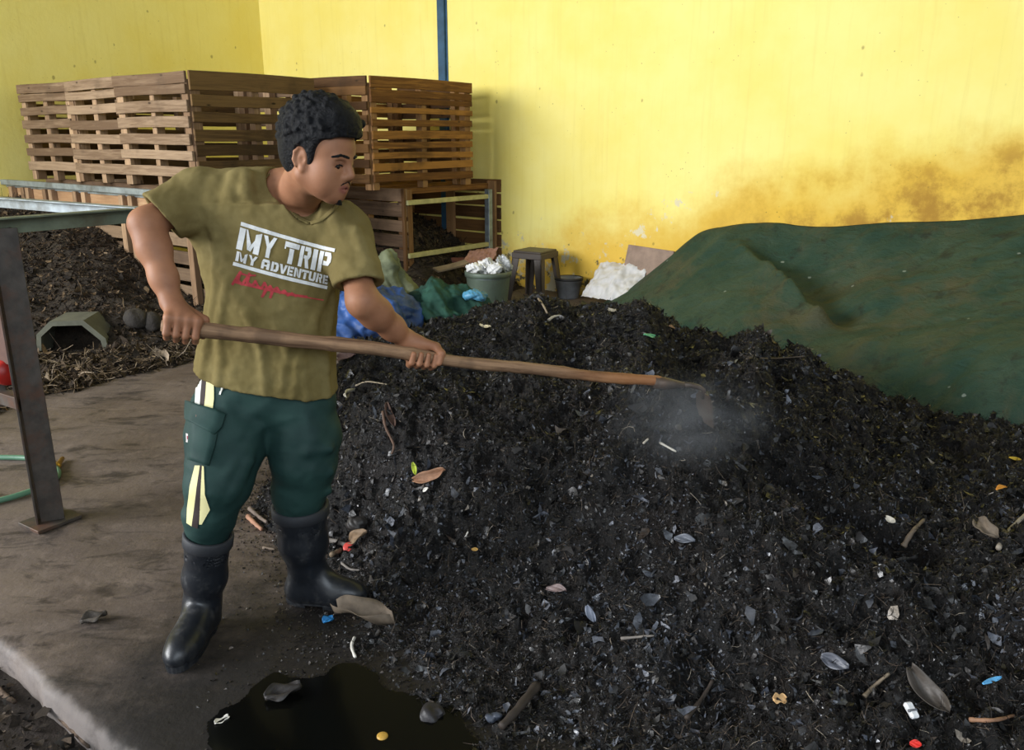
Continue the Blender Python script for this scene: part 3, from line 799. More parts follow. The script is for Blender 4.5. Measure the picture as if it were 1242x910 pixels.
s = sample_surface(leaf_z, n, -4.0, -1.4, 4.6, 6.6, 0.005, lambda x, y: np.clip(1.2 - leaf_z(x, y) / 0.09, 0, 1))
o = scatter_flakes('pale_dry_leaves', *s, np.clip(RNG.lognormal(math.log(0.05), 0.4, n), 0.02, 0.13), palette(n, [(62, 52, 42), (92, 78, 62), (126, 108, 88), (168, 150, 128)], [30, 26, 12, 4]), dry_mat, leaf_heap, aspect=(0.2, 0.6), curl=1.2, tilt=0.6); o['kind'] = 'stuff'
n = 700
s = sample_surface(leaf_z, n, -4.0, -1.4, 4.6, 6.6, 0.005, lambda x, y: np.clip(1.2 - leaf_z(x, y) / 0.09, 0, 1))
o = scatter_fibres('pale_roots', *s, np.clip(RNG.lognormal(math.log(0.12), 0.4, n), 0.05, 0.3), RNG.uniform(0.003, 0.008, n), palette(n, [(110, 94, 74), (150, 132, 108), (186, 168, 146)], [30, 20, 6]), dry_mat, leaf_heap, bend=1.0); o['kind'] = 'stuff'
def rk(u, v, z): p = RK + A * u + B * v; return (p.x, p.y, z)
pts = [rk(-1.15, 0.1, 0.75), rk(-1.15, 0.7, 0.75), rk(-1.15, 1.25, 0.7), rk(-0.6, 0.1, 0.72), rk(-0.6, 0.7, 0.66), rk(-0.6, 1.25, 0.5), rk(-0.25, 0.12, 0.55), rk(-0.2, 0.6, 0.42), rk(-0.2, 1.2, 0.3),
       rk(0.05, 0.1, 0.3), rk(0.05, 0.6, 0.26), rk(0.05, 1.2, 0.2), rk(0.3, 0.2, 0.05), rk(0.3, 0.8, 0.06), rk(0.3, 1.2, 0.06), rk(0.6, 0.4, -0.08), rk(0.6, 1.2, -0.08), rk(0.2, -0.3, 0.05), rk(-0.5, -0.3, -0.1), rk(1.1, 0.9, -0.05)]
_sf = tps(pts, 0.004)
def straw_f(x, y):
    wall = -((x - CORNER.x) * B.x + (y - CORNER.y) * B.y)
    return np.where(wall < 0.04, -0.2, _sf(x, y))
heap_of('straw_heap', 'dark straw and stalks piled inside the open fronted rack', 'straw heap', straw_f, -1.95, 0.5, 7.1, 9.4, 0.025, dark_leaf_mat, 2500, 2200, leaf_cols, [34, 34, 18, 6, 1], 0.04)

# ------------------------------------------------------------------ steel frame of the machine at the left edge
dark_steel = simple('dark_painted_steel', srgb(74, 68, 62), 0.55, 0.3, 14, 0.15, metal=0.25, dirt=srgb(94, 62, 44))
green_steel = simple('grey_green_steel', srgb(112, 122, 108), 0.5, 0.2, 10, 0.1, metal=0.3, dirt=srgb(90, 84, 70))
FA = Vector((-1.57, 3.50, 1.22))          # the corner of the frame, beside the man's elbow
FP = Vector((-1.86, 3.05, 1.22))          # head of its post
dn = (FP - FA).normalized(); df = Vector((dn.y, -dn.x, 0))
root = empty('machine_frame', (FP.x, FP.y, 0), math.atan2(-df.y, -df.x))
tag(root, 'grey steel machine frame with post, base plate and two meeting rails', 'steel frame')
inv = (Matrix.Translation(root.location) @ Matrix.Rotation(root.rotation_euler.z, 4, 'Z')).inverted()
L = lambda v: inv @ Vector(v)
def angle_bar(mb, p, q, w, up=(0, 0, 1), th=0.006):
    p, q = L(p), L(q); d = (q - p).normalized(); s = d.cross(Vector(up)).normalized(); u = s.cross(d)
    mb.bar(p, q, w, th, up, bev=0.001); mb.bar(p + s * (w / 2 - th / 2) - u * w / 2, q + s * (w / 2 - th / 2) - u * w / 2, th, w, up, bev=0.001)
mb = MB(); angle_bar(mb, FA + dn * -0.03, FA + dn * 1.6, 0.06); mb.build('near_rail', green_steel, root)
mb = MB(); angle_bar(mb, FA + df * -0.03 + Vector((0, 0, 0.003)), FA + df * 2.6 + Vector((0, 0, 0.003)), 0.05); mb.build('far_rail', galv, root)
mb = MB()
fp = Vector((FP.x, FP.y, 0))
mb.bar(L(fp + Vector((0, 0, 0.01))), L(fp + Vector((0, 0, 1.185))), 0.085, 0.008, df, bev=0.001)
mb.bar(L(fp + dn * 0.04 + df * 0.035 + Vector((0, 0, 0.01))), L(fp + dn * 0.04 + df * 0.035 + Vector((0, 0, 1.185))), 0.008, 0.075, df, bev=0.001)
mb.bar(L(fp - dn * 0.04 + df * 0.035 + Vector((0, 0, 0.01))), L(fp - dn * 0.04 + df * 0.035 + Vector((0, 0, 1.185))), 0.008, 0.075, df, bev=0.001)
mb.build('post', dark_steel, root)
mb = MB(); mb.bar(L(fp + dn * 0.09 + df * 0.02 + Vector((0, 0, 0.008))), L(fp - dn * 0.09 + df * 0.02 + Vector((0, 0, 0.008))), 0.15, 0.014, bev=0.002); mb.build('base_plate', dark_steel, root)
# lower shelf bar, a red roller and the brown housing beyond the post
s0 = fp + Vector((0, 0, 0.50))
mb = MB(); mb.bar(L(s0 + df * 0.04), L(s0 + df * 1.4), 0.05, 0.05); mb.bar(L(s0 + df * 0.25), L(s0 + df * 0.25 + Vector((0, 0, 0.16))), 0.05, 0.03, df); mb.build('shelf_bar', dark_steel, root)
mb = MB(); c0 = s0 + df * 0.14 + Vector((0, 0, 0.11)); mb.tube([L(c0), L(c0 + df * 0.02), L(c0 + df * 0.36), L(c0 + df * 0.38)], [0.045, 0.052, 0.052, 0.045], 20)
mb.build('red_roller', simple('red_paint', srgb(168, 36, 28), 0.4), root, True)
mb = MB(); mb.bar(L(s0 + df * 0.10 + Vector((0, 0, 0.40))), L(s0 + df * 1.4 + Vector((0, 0, 0.40))), 0.02, 0.50, (0, 0, 1)); mb.build('housing_plate', simple('rusty_plate', srgb(84, 58, 48), 0.7, 0.3, 6), root)
# ------------------------------------------------------------------ green hose, culvert mouth, stones
mb = MB()
hp2 = [PZ(x, y, 0.014) for x, y in ((-90, 560), (-40, 556), (0, 555), (35, 556), (58, 561), (69, 569), (70, 577), (62, 585), (45, 593), (22, 601), (0, 607), (-40, 616), (-100, 620))]
cv = []
for i in range(len(hp2) - 1):
    p0, p1, p2, p3 = hp2[max(i - 1, 0)], hp2[i], hp2[i + 1], hp2[min(i + 2, len(hp2) - 1)]
    for k in range(6):
        t = k / 6; cv.append(0.5 * ((2 * p1) + (p2 - p0) * t + (2 * p0 - 5 * p1 + 4 * p2 - p3) * t * t + (3 * p1 - p0 - 3 * p2 + p3) * t ** 3))
mb.tube(cv, 0.013, 10)
hose = mb.build('garden_hose', simple('green_hose', srgb(88, 128, 104), 0.4, 0.15), None, True)
tag(hose, 'pale green garden hose looped on the concrete behind the frame post', 'hose')
mb = MB(); e0 = PZ(67, 568, 0.014); e1 = PZ(76, 556, 0.016); mb.tube([e0, e0.lerp(e1, .3), e0.lerp(e1, .35), e1], [0.017, 0.017, 0.012, 0.010], 12); mb.build('brass_nozzle', simple('brass', srgb(176, 140, 60), 0.35, metal=0.7), hose, True)
# half hexagon mouth of a channel showing under the leaves
cm = [G(46, 432), P(52, 402, 5.75), P(104, 391, 5.75), P(134, 414, 5.75), G(140, 426)]
c1 = PZ(42, 430, 0.03); c4 = PZ(134, 427, 0.03)
base = (c1 + c4) / 2; wd = (c4 - c1).length; ax = (c4 - c1).normalized(); back = Vector((-ax.y, ax.x, 0))
outl = [(-0.47, 0.0), (-0.44, 0.14), (-0.24, 0.235), (0.2, 0.235), (0.46, 0.10), (0.48, 0.0)]
inn = [(-0.41, 0.0), (-0.38, 0.125), (-0.21, 0.20), (0.17, 0.20), (0.39, 0.085), (0.41, 0.0)]
mb = MB()
for i in range(5):
    q = [base + ax * (x * wd) + Vector((0, 0, z)) for (x, z) in (outl[i], outl[i + 1], inn[i + 1], inn[i])]
    mb.prism(q, back * 0.32)
o = mb.build('channel_mouth', simple('mossy_concrete', srgb(94, 95, 82), 0.9, 0.2, 10, 0.3))
tag(o, 'grey concrete channel mouth of half hexagon shape under the leaf heap', 'channel')
rock_m = simple('dark_stone', srgb(52, 48, 44), 0.85, 0.3, 8, 0.4, 0.02)
def rock(name, c, r, M=None, seed=0, mat=rock_m, h=0.01, amp=0.14):
    f = Field(np.array(c) - max(r) * 1.5, np.array(c) + max(r) * 1.5, h)
    f.ell(c, r, M); V, F = f.surface(); V = relax(V, F, 2)
    d = V - np.array(c); V = V + d * (amp * fbm(V[:, 0] + V[:, 2], V[:, 1] - V[:, 2], 5.0 / max(r) * 0.15, 3, 0.5, seed)[:, None] * 2)
    return link(name, np_mesh(name, V, F), mat)
for i, (px, py, r, lab) in enumerate(((166, 392, (0.09, 0.08, 0.075), 'dark grey stone in the leaves, larger one of the pair'), (186, 396, (0.07, 0.07, 0.08), 'dark grey stone in the leaves next to the big stone, nearer the man'))):
    d_ = ray(px, py).normalized(); p = bvh_of(leaf_heap).ray_cast(Vector((0, 0, CAM_H)), d_)[0]; p = Vector((p.x, p.y, float(leaf_z(p.x, p.y)) + r[2] * 0.4))
    tag(rock('stone', p, r, seed=i), lab, 'stone', 'stones by the lower bay')
# crate rails: a grey plank stuck between the man's sleeve and the bay rail
# ================================================================== the man
SKIN = NT('skin'); _v = SKIN.pos()
_c = SKIN.mix(SKIN.remap(SKIN.noise(_v, 9, 4, 0.6), 0.3, 0.7), srgb(140, 95, 68), srgb(160, 112, 82))
_c = SKIN.mix(SKIN.attr('lip'), _c, srgb(138, 84, 72))
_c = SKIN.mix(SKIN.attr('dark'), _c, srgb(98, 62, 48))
SKIN.bump(SKIN.noise(_v, 260, 3, 0.6), 0.12, 0.002)
SKIN.b.inputs['Subsurface Weight'].default_value = 0.06
SKIN.b.inputs['Subsurface Radius'].default_value = (0.012, 0.005, 0.003)
skin = SKIN.out(_c, 0.58, 0, 0.35)

# ---- where the joints are
NECK = P(362, 222, 2.44)
RS, RE, RW = P(238, 240, 2.44), P(177, 272, 2.30), P(208, 366, 2.22)
LS, LE, LW = P(420, 284, 2.43), P(440, 366, 2.27), P(490, 410, 2.395)
HR, HL = P(222, 398, 2.19), P(513, 431.5, 2.365)       # where the hands hold the handle
hax = (HL - HR).normalized()

# ---- head frame: hf forward, hs towards his right ear, hu up
hf = Vector((0.90, -0.34, -0.20)).normalized()
hu = Vector((0.22, -0.04, 1.0)); hu = (hu - hf * hu.dot(hf)).normalized()
hs = hf.cross(hu).normalized()
EAR = P(366, 193, 2.20)
HO = EAR - hs * 0.071
HM = np.array([[hf[i], hs[i], hu[i]] for i in range(3)])
HS = 0.92
def Hd(f, s, u): return HO + (hf * f + hs * s + hu * u) * HS

fb = Field((-1.16, 1.98, 0.10), (-0.18, 2.68, 1.66), 0.003)
# torso and legs under the clothes
CH = P(336, 300, 2.46); WA = P(326, 400, 2.46); PE = P(322, 478, 2.44)
fb.ell(CH, (0.165, 0.095, 0.17), k=0.03); fb.ell(WA, (0.16, 0.09, 0.17), k=0.05); fb.ell(PE, (0.155, 0.09, 0.12), k=0.05)
fb.cap(RS + (LS - RS) * 0.10, LS + (RS - LS) * 0.10, 0.045, 0.045, k=0.03)
fb.cap(PE + Vector((-0.08, 0, -0.05)), P(258, 600, 2.33), 0.07, 0.045, k=0.03); fb.cap(P(258, 600, 2.33), P(246, 700, 2.32), 0.042, 0.03, k=0.02)
fb.cap(PE + Vector((0.09, 0, -0.05)), P(372, 580, 2.44), 0.07, 0.045, k=0.03); fb.cap(P(372, 580, 2.44), P(366, 690, 2.47), 0.042, 0.03, k=0.02)
# neck and the muscles running into it
NB = Hd(-0.022, 0, -0.035)
fb.cap(NECK + Vector((0, 0.0, -0.03)), NB, 0.064, 0.055, k=0.03)
fb.cap(NECK + Vector((0.0, 0.03, 0.0)), RS + Vector((0.07, 0.02, 0.02)), 0.05, 0.04, k=0.03)
fb.cap(NECK + Vector((0.0, 0.03, -0.02)), LS + Vector((-0.06, 0.01, 0.03)), 0.05, 0.035, k=0.03)
fb.cap(NECK + Vector((0.05, -0.055, -0.05)), Hd(0.0, 0.052, -0.045), 0.013, 0.015, k=0.03)     # sternomastoid
fb.cap(NECK + Vector((0.035, -0.05, -0.065)), NECK + Vector((-0.05, -0.02, -0.04)), 0.004, 0.004, k=0.02)         # collar bone
# head
def he(f, s, u, r, k=0.02, mode='add'): fb.ell(Hd(f, s, u), r, HM, k, mode)
def hc(p, q, ra, rb=None, k=0.01, mode='add'): fb.cap(Hd(*p), Hd(*q), ra, rb, k, mode)
he(-0.008, 0, 0.052, (0.097, 0.073, 0.086), 0.02)
he(0.038, 0, -0.012, (0.056, 0.058, 0.088), 0.03)
he(0.052, 0, 0.045, (0.042, 0.055, 0.050), 0.03)
for s in (-1, 1):
    hc((-0.004, s * 0.053, -0.040), (0.066, s * 0.016, -0.088), 0.019, 0.017, 0.022)
    hc((0.086, s * 0.040, 0.024), (0.096, s * 0.010, 0.022), 0.009, 0.009, 0.014)
    he(0.062, s * 0.041, -0.016, (0.026, 0.022, 0.024), 0.025)
    he(0.052, s * 0.040, -0.048, (0.032, 0.022, 0.034), 0.03)
    he(0.096, s * 0.032, 0.006, (0.013, 0.016, 0.009), 0.012, 'cut')
    hc((0.0785, s * 0.044, 0.0075), (0.0855, s * 0.022, 0.0085), 0.0120, 0.0128, 0.002)
    hc((0.0795, s * 0.043, -0.0085), (0.0845, s * 0.023, -0.0085), 0.0105, 0.0105, 0.003)
    hc((0.1035, s * 0.013, -0.029), (0.098, s * 0.016, -0.028), 0.0085, 0.007, 0.006)
he(0.078, 0, -0.090, (0.017, 0.022, 0.016), 0.02)
he(0.082, 0, -0.055, (0.022, 0.030, 0.030), 0.02)
hc((0.094, 0, 0.026), (0.116, 0, -0.020), 0.0075, 0.0115, 0.012)
hc((0.113, 0, -0.024), (0.102, 0, -0.030), 0.009, 0.008, 0.006)
hc((0.093, -0.022, -0.0575), (0.1010, -0.005, -0.0535), 0.0045, 0.0062, 0.006); hc((0.1010, 0.005, -0.0535), (0.093, 0.022, -0.0575), 0.0062, 0.0045, 0.006)
hc((0.089, -0.018, -0.067), (0.0965, 0, -0.0700), 0.0045, 0.0072, 0.006); hc((0.0965, 0, -0.0700), (0.089, 0.018, -0.067), 0.0072, 0.0045, 0.006)
hc((0.100, -0.016, -0.0612), (0.104, 0, -0.0612), 0.0020, 0.0026, 0.003, 'cut'); hc((0.104, 0, -0.0612), (0.100, 0.016, -0.0612), 0.0026, 0.0020, 0.003, 'cut')
# ears
for s in (-1, 1):
    for i in range(7):
        a0, a1 = R(-60 + 42 * i), R(-60 + 42 * (i + 1))
        if i < 6: hc((-0.006 - 0.017 * math.cos(a0), s * (0.078 + 0.006 * math.cos(a0)), 0.004 + 0.029 * math.sin(a0)), (-0.006 - 0.017 * math.cos(a1), s * (0.078 + 0.006 * math.cos(a1)), 0.004 + 0.029 * math.sin(a1)), 0.0042, 0.0042, 0.004)
    he(-0.004, s * 0.074, 0.0, (0.016, 0.007, 0.026), 0.006)
    he(0.004, s * 0.078, -0.026, (0.008, 0.005, 0.010), 0.006)
    he(0.004, s * 0.084, -0.002, (0.008, 0.007, 0.011), 0.005, 'cut')
# arms
def arm(S, E, Wr, sh):
    fb.cap(S, E, 0.048, 0.041, k=0.03)
    d = (Wr - E)
    fb.cap(E, E + d * 0.30, 0.040, 0.043, k=0.035); fb.cap(E + d * 0.30, E + d * 0.70, 0.043, 0.034, k=0.03); fb.cap(E + d * 0.70, Wr, 0.034, 0.027, k=0.03)
arm(RS, RE, RW, 1); arm(LS, LE, LW, -1)
# ---- hands, each finger its own bent chain round the handle
def frame_at(n_hint):
    n = Vector(n_hint); n = (n - hax * n.dot(hax)).normalized(); w = hax.cross(n)
    if w.z < 0: w = -w
    return n, w
n_, w_ = frame_at((0, -1, 0.05))
def grip(c, t, an, aw): return c + hax * t + n_ * an + w_ * aw
# right hand: palm over the top and behind, fingers down the front and under
fr = [(-0.036, 0.90), (-0.012, 1.0), (0.012, 1.05), (0.037, 0.98)]
for (t, sc) in fr:
    m = grip(HR, t, 0.020, 0.028); p1 = grip(HR, t - 0.002, 0.031, -0.014 * sc); p2 = grip(HR, t - 0.002, 0.010, -0.032 * sc); p3 = grip(HR, t, -0.016, -0.024 * sc)
    fb.cap(m, p1, 0.0115, 0.0100, k=0.005); fb.cap(p1, p2, 0.0100, 0.0090, k=0.004); fb.cap(p2, p3, 0.0090, 0.0078, k=0.004)
    fb.cap(RW + (m - RW) * 0.12, m, 0.019, 0.0125, k=0.014)
fb.cap(RW, grip(HR, -0.012, -0.002, 0.036), 0.026, 0.018, k=0.02)
cm = RW + (grip(HR, 0.05, -0.02, 0.02) - RW) * 0.35
fb.cap(cm, grip(HR, 0.052, -0.012, 0.026), 0.017, 0.013, k=0.012); fb.cap(grip(HR, 0.052, -0.012, 0.026), grip(HR, 0.060, -0.024, 0.0), 0.0115, 0.0105, k=0.006); fb.cap(grip(HR, 0.060, -0.024, 0.0), grip(HR, 0.052, -0.020, -0.022), 0.0100, 0.0085, k=0.006)
# left hand: palm behind and under, fingers up the front, thumb over the top
fl_ = [(-0.036, 0.86), (-0.014, 0.98), (0.008, 1.04), (0.030, 1.0)]
for (t, sc) in fl_:
    m = grip(HL, t, -0.027, -0.010); p1 = grip(HL, t + 0.001, -0.004, -0.033); p2 = grip(HL, t + 0.002, 0.025 * sc, -0.020); p3 = grip(HL, t + 0.004, 0.024, 0.008 * sc)
    fb.cap(m, p1, 0.0115, 0.0100, k=0.004); fb.cap(p1, p2, 0.0100, 0.0092, k=0.004); fb.cap(p2, p3, 0.0092, 0.0080, k=0.003)
    fb.cap(LW + (m - LW) * 0.1, m, 0.020, 0.0125, k=0.014)
fb.cap(LW, grip(HL, 0.0, -0.030, 0.012), 0.025, 0.019, k=0.02)
th0 = LW + (grip(HL, 0.03, -0.012, 0.028) - LW) * 0.45
fb.cap(LW, th0, 0.024, 0.019, k=0.015); fb.cap(th0, grip(HL, 0.036, -0.006, 0.030), 0.019, 0.0135, k=0.012)
fb.cap(grip(HL, 0.036, -0.006, 0.030), grip(HL, 0.050, 0.022, 0.018), 0.0125, 0.0110, k=0.006); fb.cap(grip(HL, 0.050, 0.022, 0.018), grip(HL, 0.046, 0.029, -0.010), 0.0108, 0.0088, k=0.006)
V, F = fb.surface(); V = relax(V, F, 2)
me = np_mesh('person', V, F)
hl = (V - np.array(HO)) @ HM / HS
lip = np.clip(1.4 - np.sqrt(((hl[:, 0] - 0.099) / 0.016) ** 2 + (hl[:, 1] / 0.022) ** 2 + ((hl[:, 2] + 0.062) / 0.0125) ** 2), 0, 1) / 0.4
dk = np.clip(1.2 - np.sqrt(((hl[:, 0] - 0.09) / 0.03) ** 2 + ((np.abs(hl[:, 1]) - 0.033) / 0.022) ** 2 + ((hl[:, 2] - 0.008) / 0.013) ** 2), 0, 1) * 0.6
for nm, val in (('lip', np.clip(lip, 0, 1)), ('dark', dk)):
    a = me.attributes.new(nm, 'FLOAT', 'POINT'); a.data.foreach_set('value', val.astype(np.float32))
man = link('person', me, skin)
tag(man, 'man in olive t-shirt, green trousers and black boots, bending to rake with a long hoe', 'person')
body_bvh = bvh_of(man)
del fb
# ---- eyes
eye_w = simple('eye_white', srgb(150, 136, 128), 0.25, 0.05)
eye_d = simple('dark_iris', srgb(30, 20, 16), 0.15, 0.1)
for s in (1, -1):
    mb = MB(); c = Hd(0.0840, s * 0.033, -0.0008)
    bmesh.ops.create_uvsphere(mb.bm, u_segments=20, v_segments=12, radius=0.0112, matrix=Matrix.Translation(c)); o = mb.build('eye', eye_w, man, True)
    mb = MB(); d = (hf * 0.8 + hu * -0.25 + hs * 0.25 * s).normalized()
    bmesh.ops.create_uvsphere(mb.bm, u_segments=16, v_segments=10, radius=0.0092, matrix=Matrix.Translation(c + d * 0.0028)); mb.build('iris', eye_d, o, True)
# ---- hair: a curly cap of black locks
hair_m = NT('black_curly_hair'); _v = hair_m.pos()
_n = hair_m.noise(_v, 60, 5, 0.7, 1.5)
hair_m.bump(_n, 0.9, 0.012)
hair = hair_m.out(hair_m.mix(hair_m.remap(_n, 0.35, 0.7), (0.002, 0.002, 0.003), (0.008, 0.009, 0.011)), 0.6, 0, 0.25)
fh = Field(np.array(HO) - 0.20, np.array(HO) + 0.24, 0.0025)
fh.ell(Hd(-0.006, 0, 0.074), (0.112, 0.088, 0.102), HM, 0.01)
fh.ell(Hd(-0.050, 0, 0.010), (0.056, 0.070, 0.070), HM, 0.03)
fh.ell(Hd(0.044, 0, 0.120), (0.062, 0.064, 0.042), HM, 0.03)
for s in (-1, 1): fh.cap(Hd(0.018, s * 0.066, 0.05), Hd(0.017, s * 0.068, 0.0), 0.016, 0.008, k=0.02)
rg = np.random.default_rng(5)
for i in range(1100):
    a = rg.uniform(0, 2 * math.pi); zz = rg.uniform(-0.35, 1)
    rr = math.sqrt(max(0, 1 - zz * zz)); d = np.array([rr * math.cos(a), rr * math.sin(a), zz])
    c = d * np.array([0.112, 0.089, 0.102]) + np.array([-0.006, 0, 0.074])
    if d[0] > 0.1 and c[2] < 0.092: continue
    r_ = rg.uniform(0.005, 0.0105)
    dd = rg.normal(0, 1, 3); dd /= np.linalg.norm(dd)
    fh.cap(Hd(*(c - dd * 0.010)), Hd(*(c + dd * 0.010)), r_, r_ * 0.6, k=0.004)
for i in range(90):
    c = np.array([rg.uniform(0.02, 0.100), rg.uniform(-0.058, 0.058), 0]); c[2] = 0.134 - 0.35 * max(0, c[0] - 0.05) - 3.5 * c[1] ** 2 + rg.uniform(-0.012, 0.012)
    r_ = rg.uniform(0.008, 0.013); dd = rg.normal(0, 1, 3); dd /= np.linalg.norm(dd)
    fh.cap(Hd(*(c - dd * 0.009)), Hd(*(c + dd * 0.009)), r_, r_ * 0.7, k=0.004)
# face, ears and nape stay clear of it
def hcut(fr_, n_, k=0.006, box=None):
    n = HM @ np.array(n_, float); p = np.array(Hd(*fr_)); n /= np.linalg.norm(n)
    fh.put(lambda X, Y, Z: -((X - p[0]) * n[0] + (Y - p[1]) * n[1] + (Z - p[2]) * n[2]), fh.lo, fh.lo + fh.n * fh.h, k, 'cut')
fh.ell(Hd(0.085, 0, 0.010), (0.056, 0.090, 0.076), HM, 0.006, 'cut')
for s in (-1, 1): fh.ell(Hd(0.068, s * 0.075, 0.012), (0.028, 0.035, 0.052), HM, 0.008, 'cut'); fh.ell(Hd(-0.003, s * 0.085, 0.0), (0.020, 0.022, 0.033), HM, 0.004, 'cut')
hcut((-0.06, 0, -0.050), (0.35, 0, -1.0))
V, F = fh.surface(); V = relax(V, F, 1, 0.35)
link('hair', np_mesh('hair', V, F), hair, man)
def snap(f, s, u, out=0.0005):
    h = body_bvh.find_nearest(Hd(f, s, u)); return h[0] + (h[1] if h[1].dot(hf) > -0.3 else -h[1]) * out
def strands(name, segs, rad, h=0.0016):
    pts = np.array([list(p) for s in segs for p in s[:2]])
    f = Field(pts.min(0) - 0.02, pts.max(0) + 0.02, h)
    for (p, q, ra, rb) in segs: f.cap(p, q, ra, rb, k=0.003)
    V, F = f.surface(); return link(name, np_mesh(name, V, F), hair, man)
for s in (1, -1):
    pts = [(0.10, 0.012, 0.0265), (0.10, 0.020, 0.0290), (0.10, 0.028, 0.0305), (0.09, 0.036, 0.0305), (0.09, 0.044, 0.0285), (0.08, 0.051, 0.0245)]
    pts = [snap(a[0], s * a[1], a[2]) for a in pts]
    strands('eyebrow', [(a, b, 0.0034, 0.0028) for a, b in zip(pts, pts[1:])], 0)
for s in (1, -1):
    pts = [snap(0.112, s * 0.003, -0.0415), snap(0.108, s * 0.009, -0.0425), snap(0.104, s * 0.016, -0.0455), snap(0.098, s * 0.023, -0.0520)]
    strands('moustache', [(a, b, 0.0016, 0.0013) for a, b in zip(pts, pts[1:])], 0)
for s in (1, -1):
    pts = [snap(0.10, s * 0.021, 0.0005), snap(0.10, s * 0.028, 0.0040), snap(0.10, s * 0.035, 0.0044), snap(0.095, s * 0.042, 0.0018), snap(0.09, s * 0.047, -0.003)]
    strands('eyelash', [(a, b, 0.0013, 0.0013) for a, b in zip(pts, pts[1:])], 0, 0.001)
gt = [(Hd(0.094 + rg.uniform(-.006, .002), rg.uniform(-.012, .012), -0.096 + rg.uniform(-.008, .006)), Hd(0.094 + rg.uniform(-.010, .002), rg.uniform(-.010, .010), -0.109), 0.003, 0.0014) for _ in range(26)]
strands('goatee', gt, 0)

# ---- t-shirt
cloth_n = NT('olive_jersey'); _v = cloth_n.pos()
_c = cloth_n.mix(cloth_n.remap(cloth_n.noise(_v, 5, 5, 0.65), 0.35, 0.7), srgb(110, 97, 58), srgb(129, 116, 75))
_sm = cloth_n.remap(cloth_n.noise(cloth_n.mapping(_v, (1, 1, 0.7), (2, 1, 0)), 7, 5, 0.7), 0.52, 0.66)
_c = cloth_n.mix(cloth_n.math('MULTIPLY', _sm, 0.4), _c, srgb(88, 76, 42))
cloth_n.bump(cloth_n.noise(_v, 320, 2, 0.5), 0.12, 0.002)
olive = cloth_n.out(_c, 0.9, 0, 0.15)
fs = Field((-1.15, 2.05, 0.66), (-0.28, 2.75, 1.52), 0.005)
prof = [  # pixel row, left edge, right edge, half depth, centre depth
    (262, 262, 414, 0.105, 2.455), (300, 257, 413, 0.128, 2.455), (350, 253, 411, 0.130, 2.455), (400, 247, 408, 0.128, 2.455), (450, 236, 408, 0.138, 2.45), (500, 234, 410, 0.146, 2.445), (530, 232, 412, 0.148, 2.445)]
zs, cxs, aas, bbs, cys = [], [], [], [], []
for (y, l, r, b, Yc) in prof:
    pl, pr = P(l, y, Yc), P(r, y, Yc)
    zs.append(pl.z); cxs.append((pl.x + pr.x) / 2); aas.append((pr.x - pl.x) / 2); bbs.append(b); cys.append(Yc)
zs = np.array(zs[::-1]); cxs, aas, bbs, cys = (np.array(q[::-1]) for q in (cxs, aas, bbs, cys))
def torso(X, Y, Z):
    cx, a, b, cy = (np.interp(Z, zs, q).astype(np.float32) for q in (cxs, aas, bbs, cys))
    x = np.abs(X - cx) / a; y = np.abs(Y - cy) / b
    return ((x ** 2.3 + y ** 2.3) ** (1 / 2.3) - 1) * np.minimum(a, b) * 0.9
fs.put(torso, (-1.1, 2.1, 0.68), (-0.3, 2.75, P(300, 262, 2.45).z), 0.02)
fs.cap(RS + Vector((0.02, 0, -0.01)), LS + Vector((-0.03, 0, 0.0)), 0.072, 0.068, k=0.06)
fs.cap(P(300, 255, 2.46), P(380, 275, 2.46), 0.10, 0.095, k=0.05)
fs.cap(NECK + Vector((-0.02, 0.03, -0.01)), RS + Vector((0.04, 0.01, 0.012)), 0.062, 0.062, k=0.04)
fs.cap(NECK + Vector((0.01, 0.03, -0.03)), LS + Vector((-0.02, 0.01, 0.005)), 0.056, 0.055, k=0.04)
def sleeve(S, E, ra, rb, t1, nrm=None):
    tip = S + (E - S) * t1
    fs.cap(S, tip, ra, rb, k=0.045)
    return tip
rt = sleeve(RS, RE, 0.078, 0.074, 0.98); lt = sleeve(LS, LE, 0.075, 0.072, 0.95)
fs.cap(P(250, 285, 2.44), P(262, 330, 2.44), 0.04, 0.035, k=0.04)
# creases: soft ridges of slack cloth
def fold(pts, r, k=0.016):
    for p, q in zip(pts, pts[1:]): fs.cap(p, q, r, r * 0.9, k=k)
def onfront(px, py, dy=0.0):
    """point near the shirt's front below pixel row/col"""
    d = ray(px, py)
    for i in range(400):
        Y = 2.1 + i * 0.002; p = P(px, py, Y)
        a, b, cx, cy = (float(np.interp(p.z, zs, q)) for q in (aas, bbs, cxs, cys))
        if (abs(p.x - cx) / a) ** 2.3 + (abs(p.y - cy) / b) ** 2.3 < 1: return p + Vector((0, dy, 0))
    return P(px, py, 2.40)
for line, r in (([(268, 330), (300, 380), (318, 430), (322, 478)], 0.010), ([(262, 300), (262, 360), (252, 420), (246, 455)], 0.012), ([(300, 350), (340, 400), (366, 440), (372, 480)], 0.010),
                ([(398, 350), (380, 390), (350, 425), (340, 470)], 0.009), ([(402, 380), (394, 430), (398, 480)], 0.010), ([(290, 330), (330, 380), (352, 440)], 0.008),
                ([(396, 300), (402, 330), (404, 370)], 0.008), ([(272, 360), (266, 400), (268, 440), (264, 465)], 0.010), ([(345, 375), (380, 410), (396, 450)], 0.009), ([(300, 300), (276, 345), (262, 400)], 0.008),
                ([(380, 400), (360, 440), (356, 480)], 0.009)):
    fold([onfront(x, y, 0.004) for x, y in line], r)
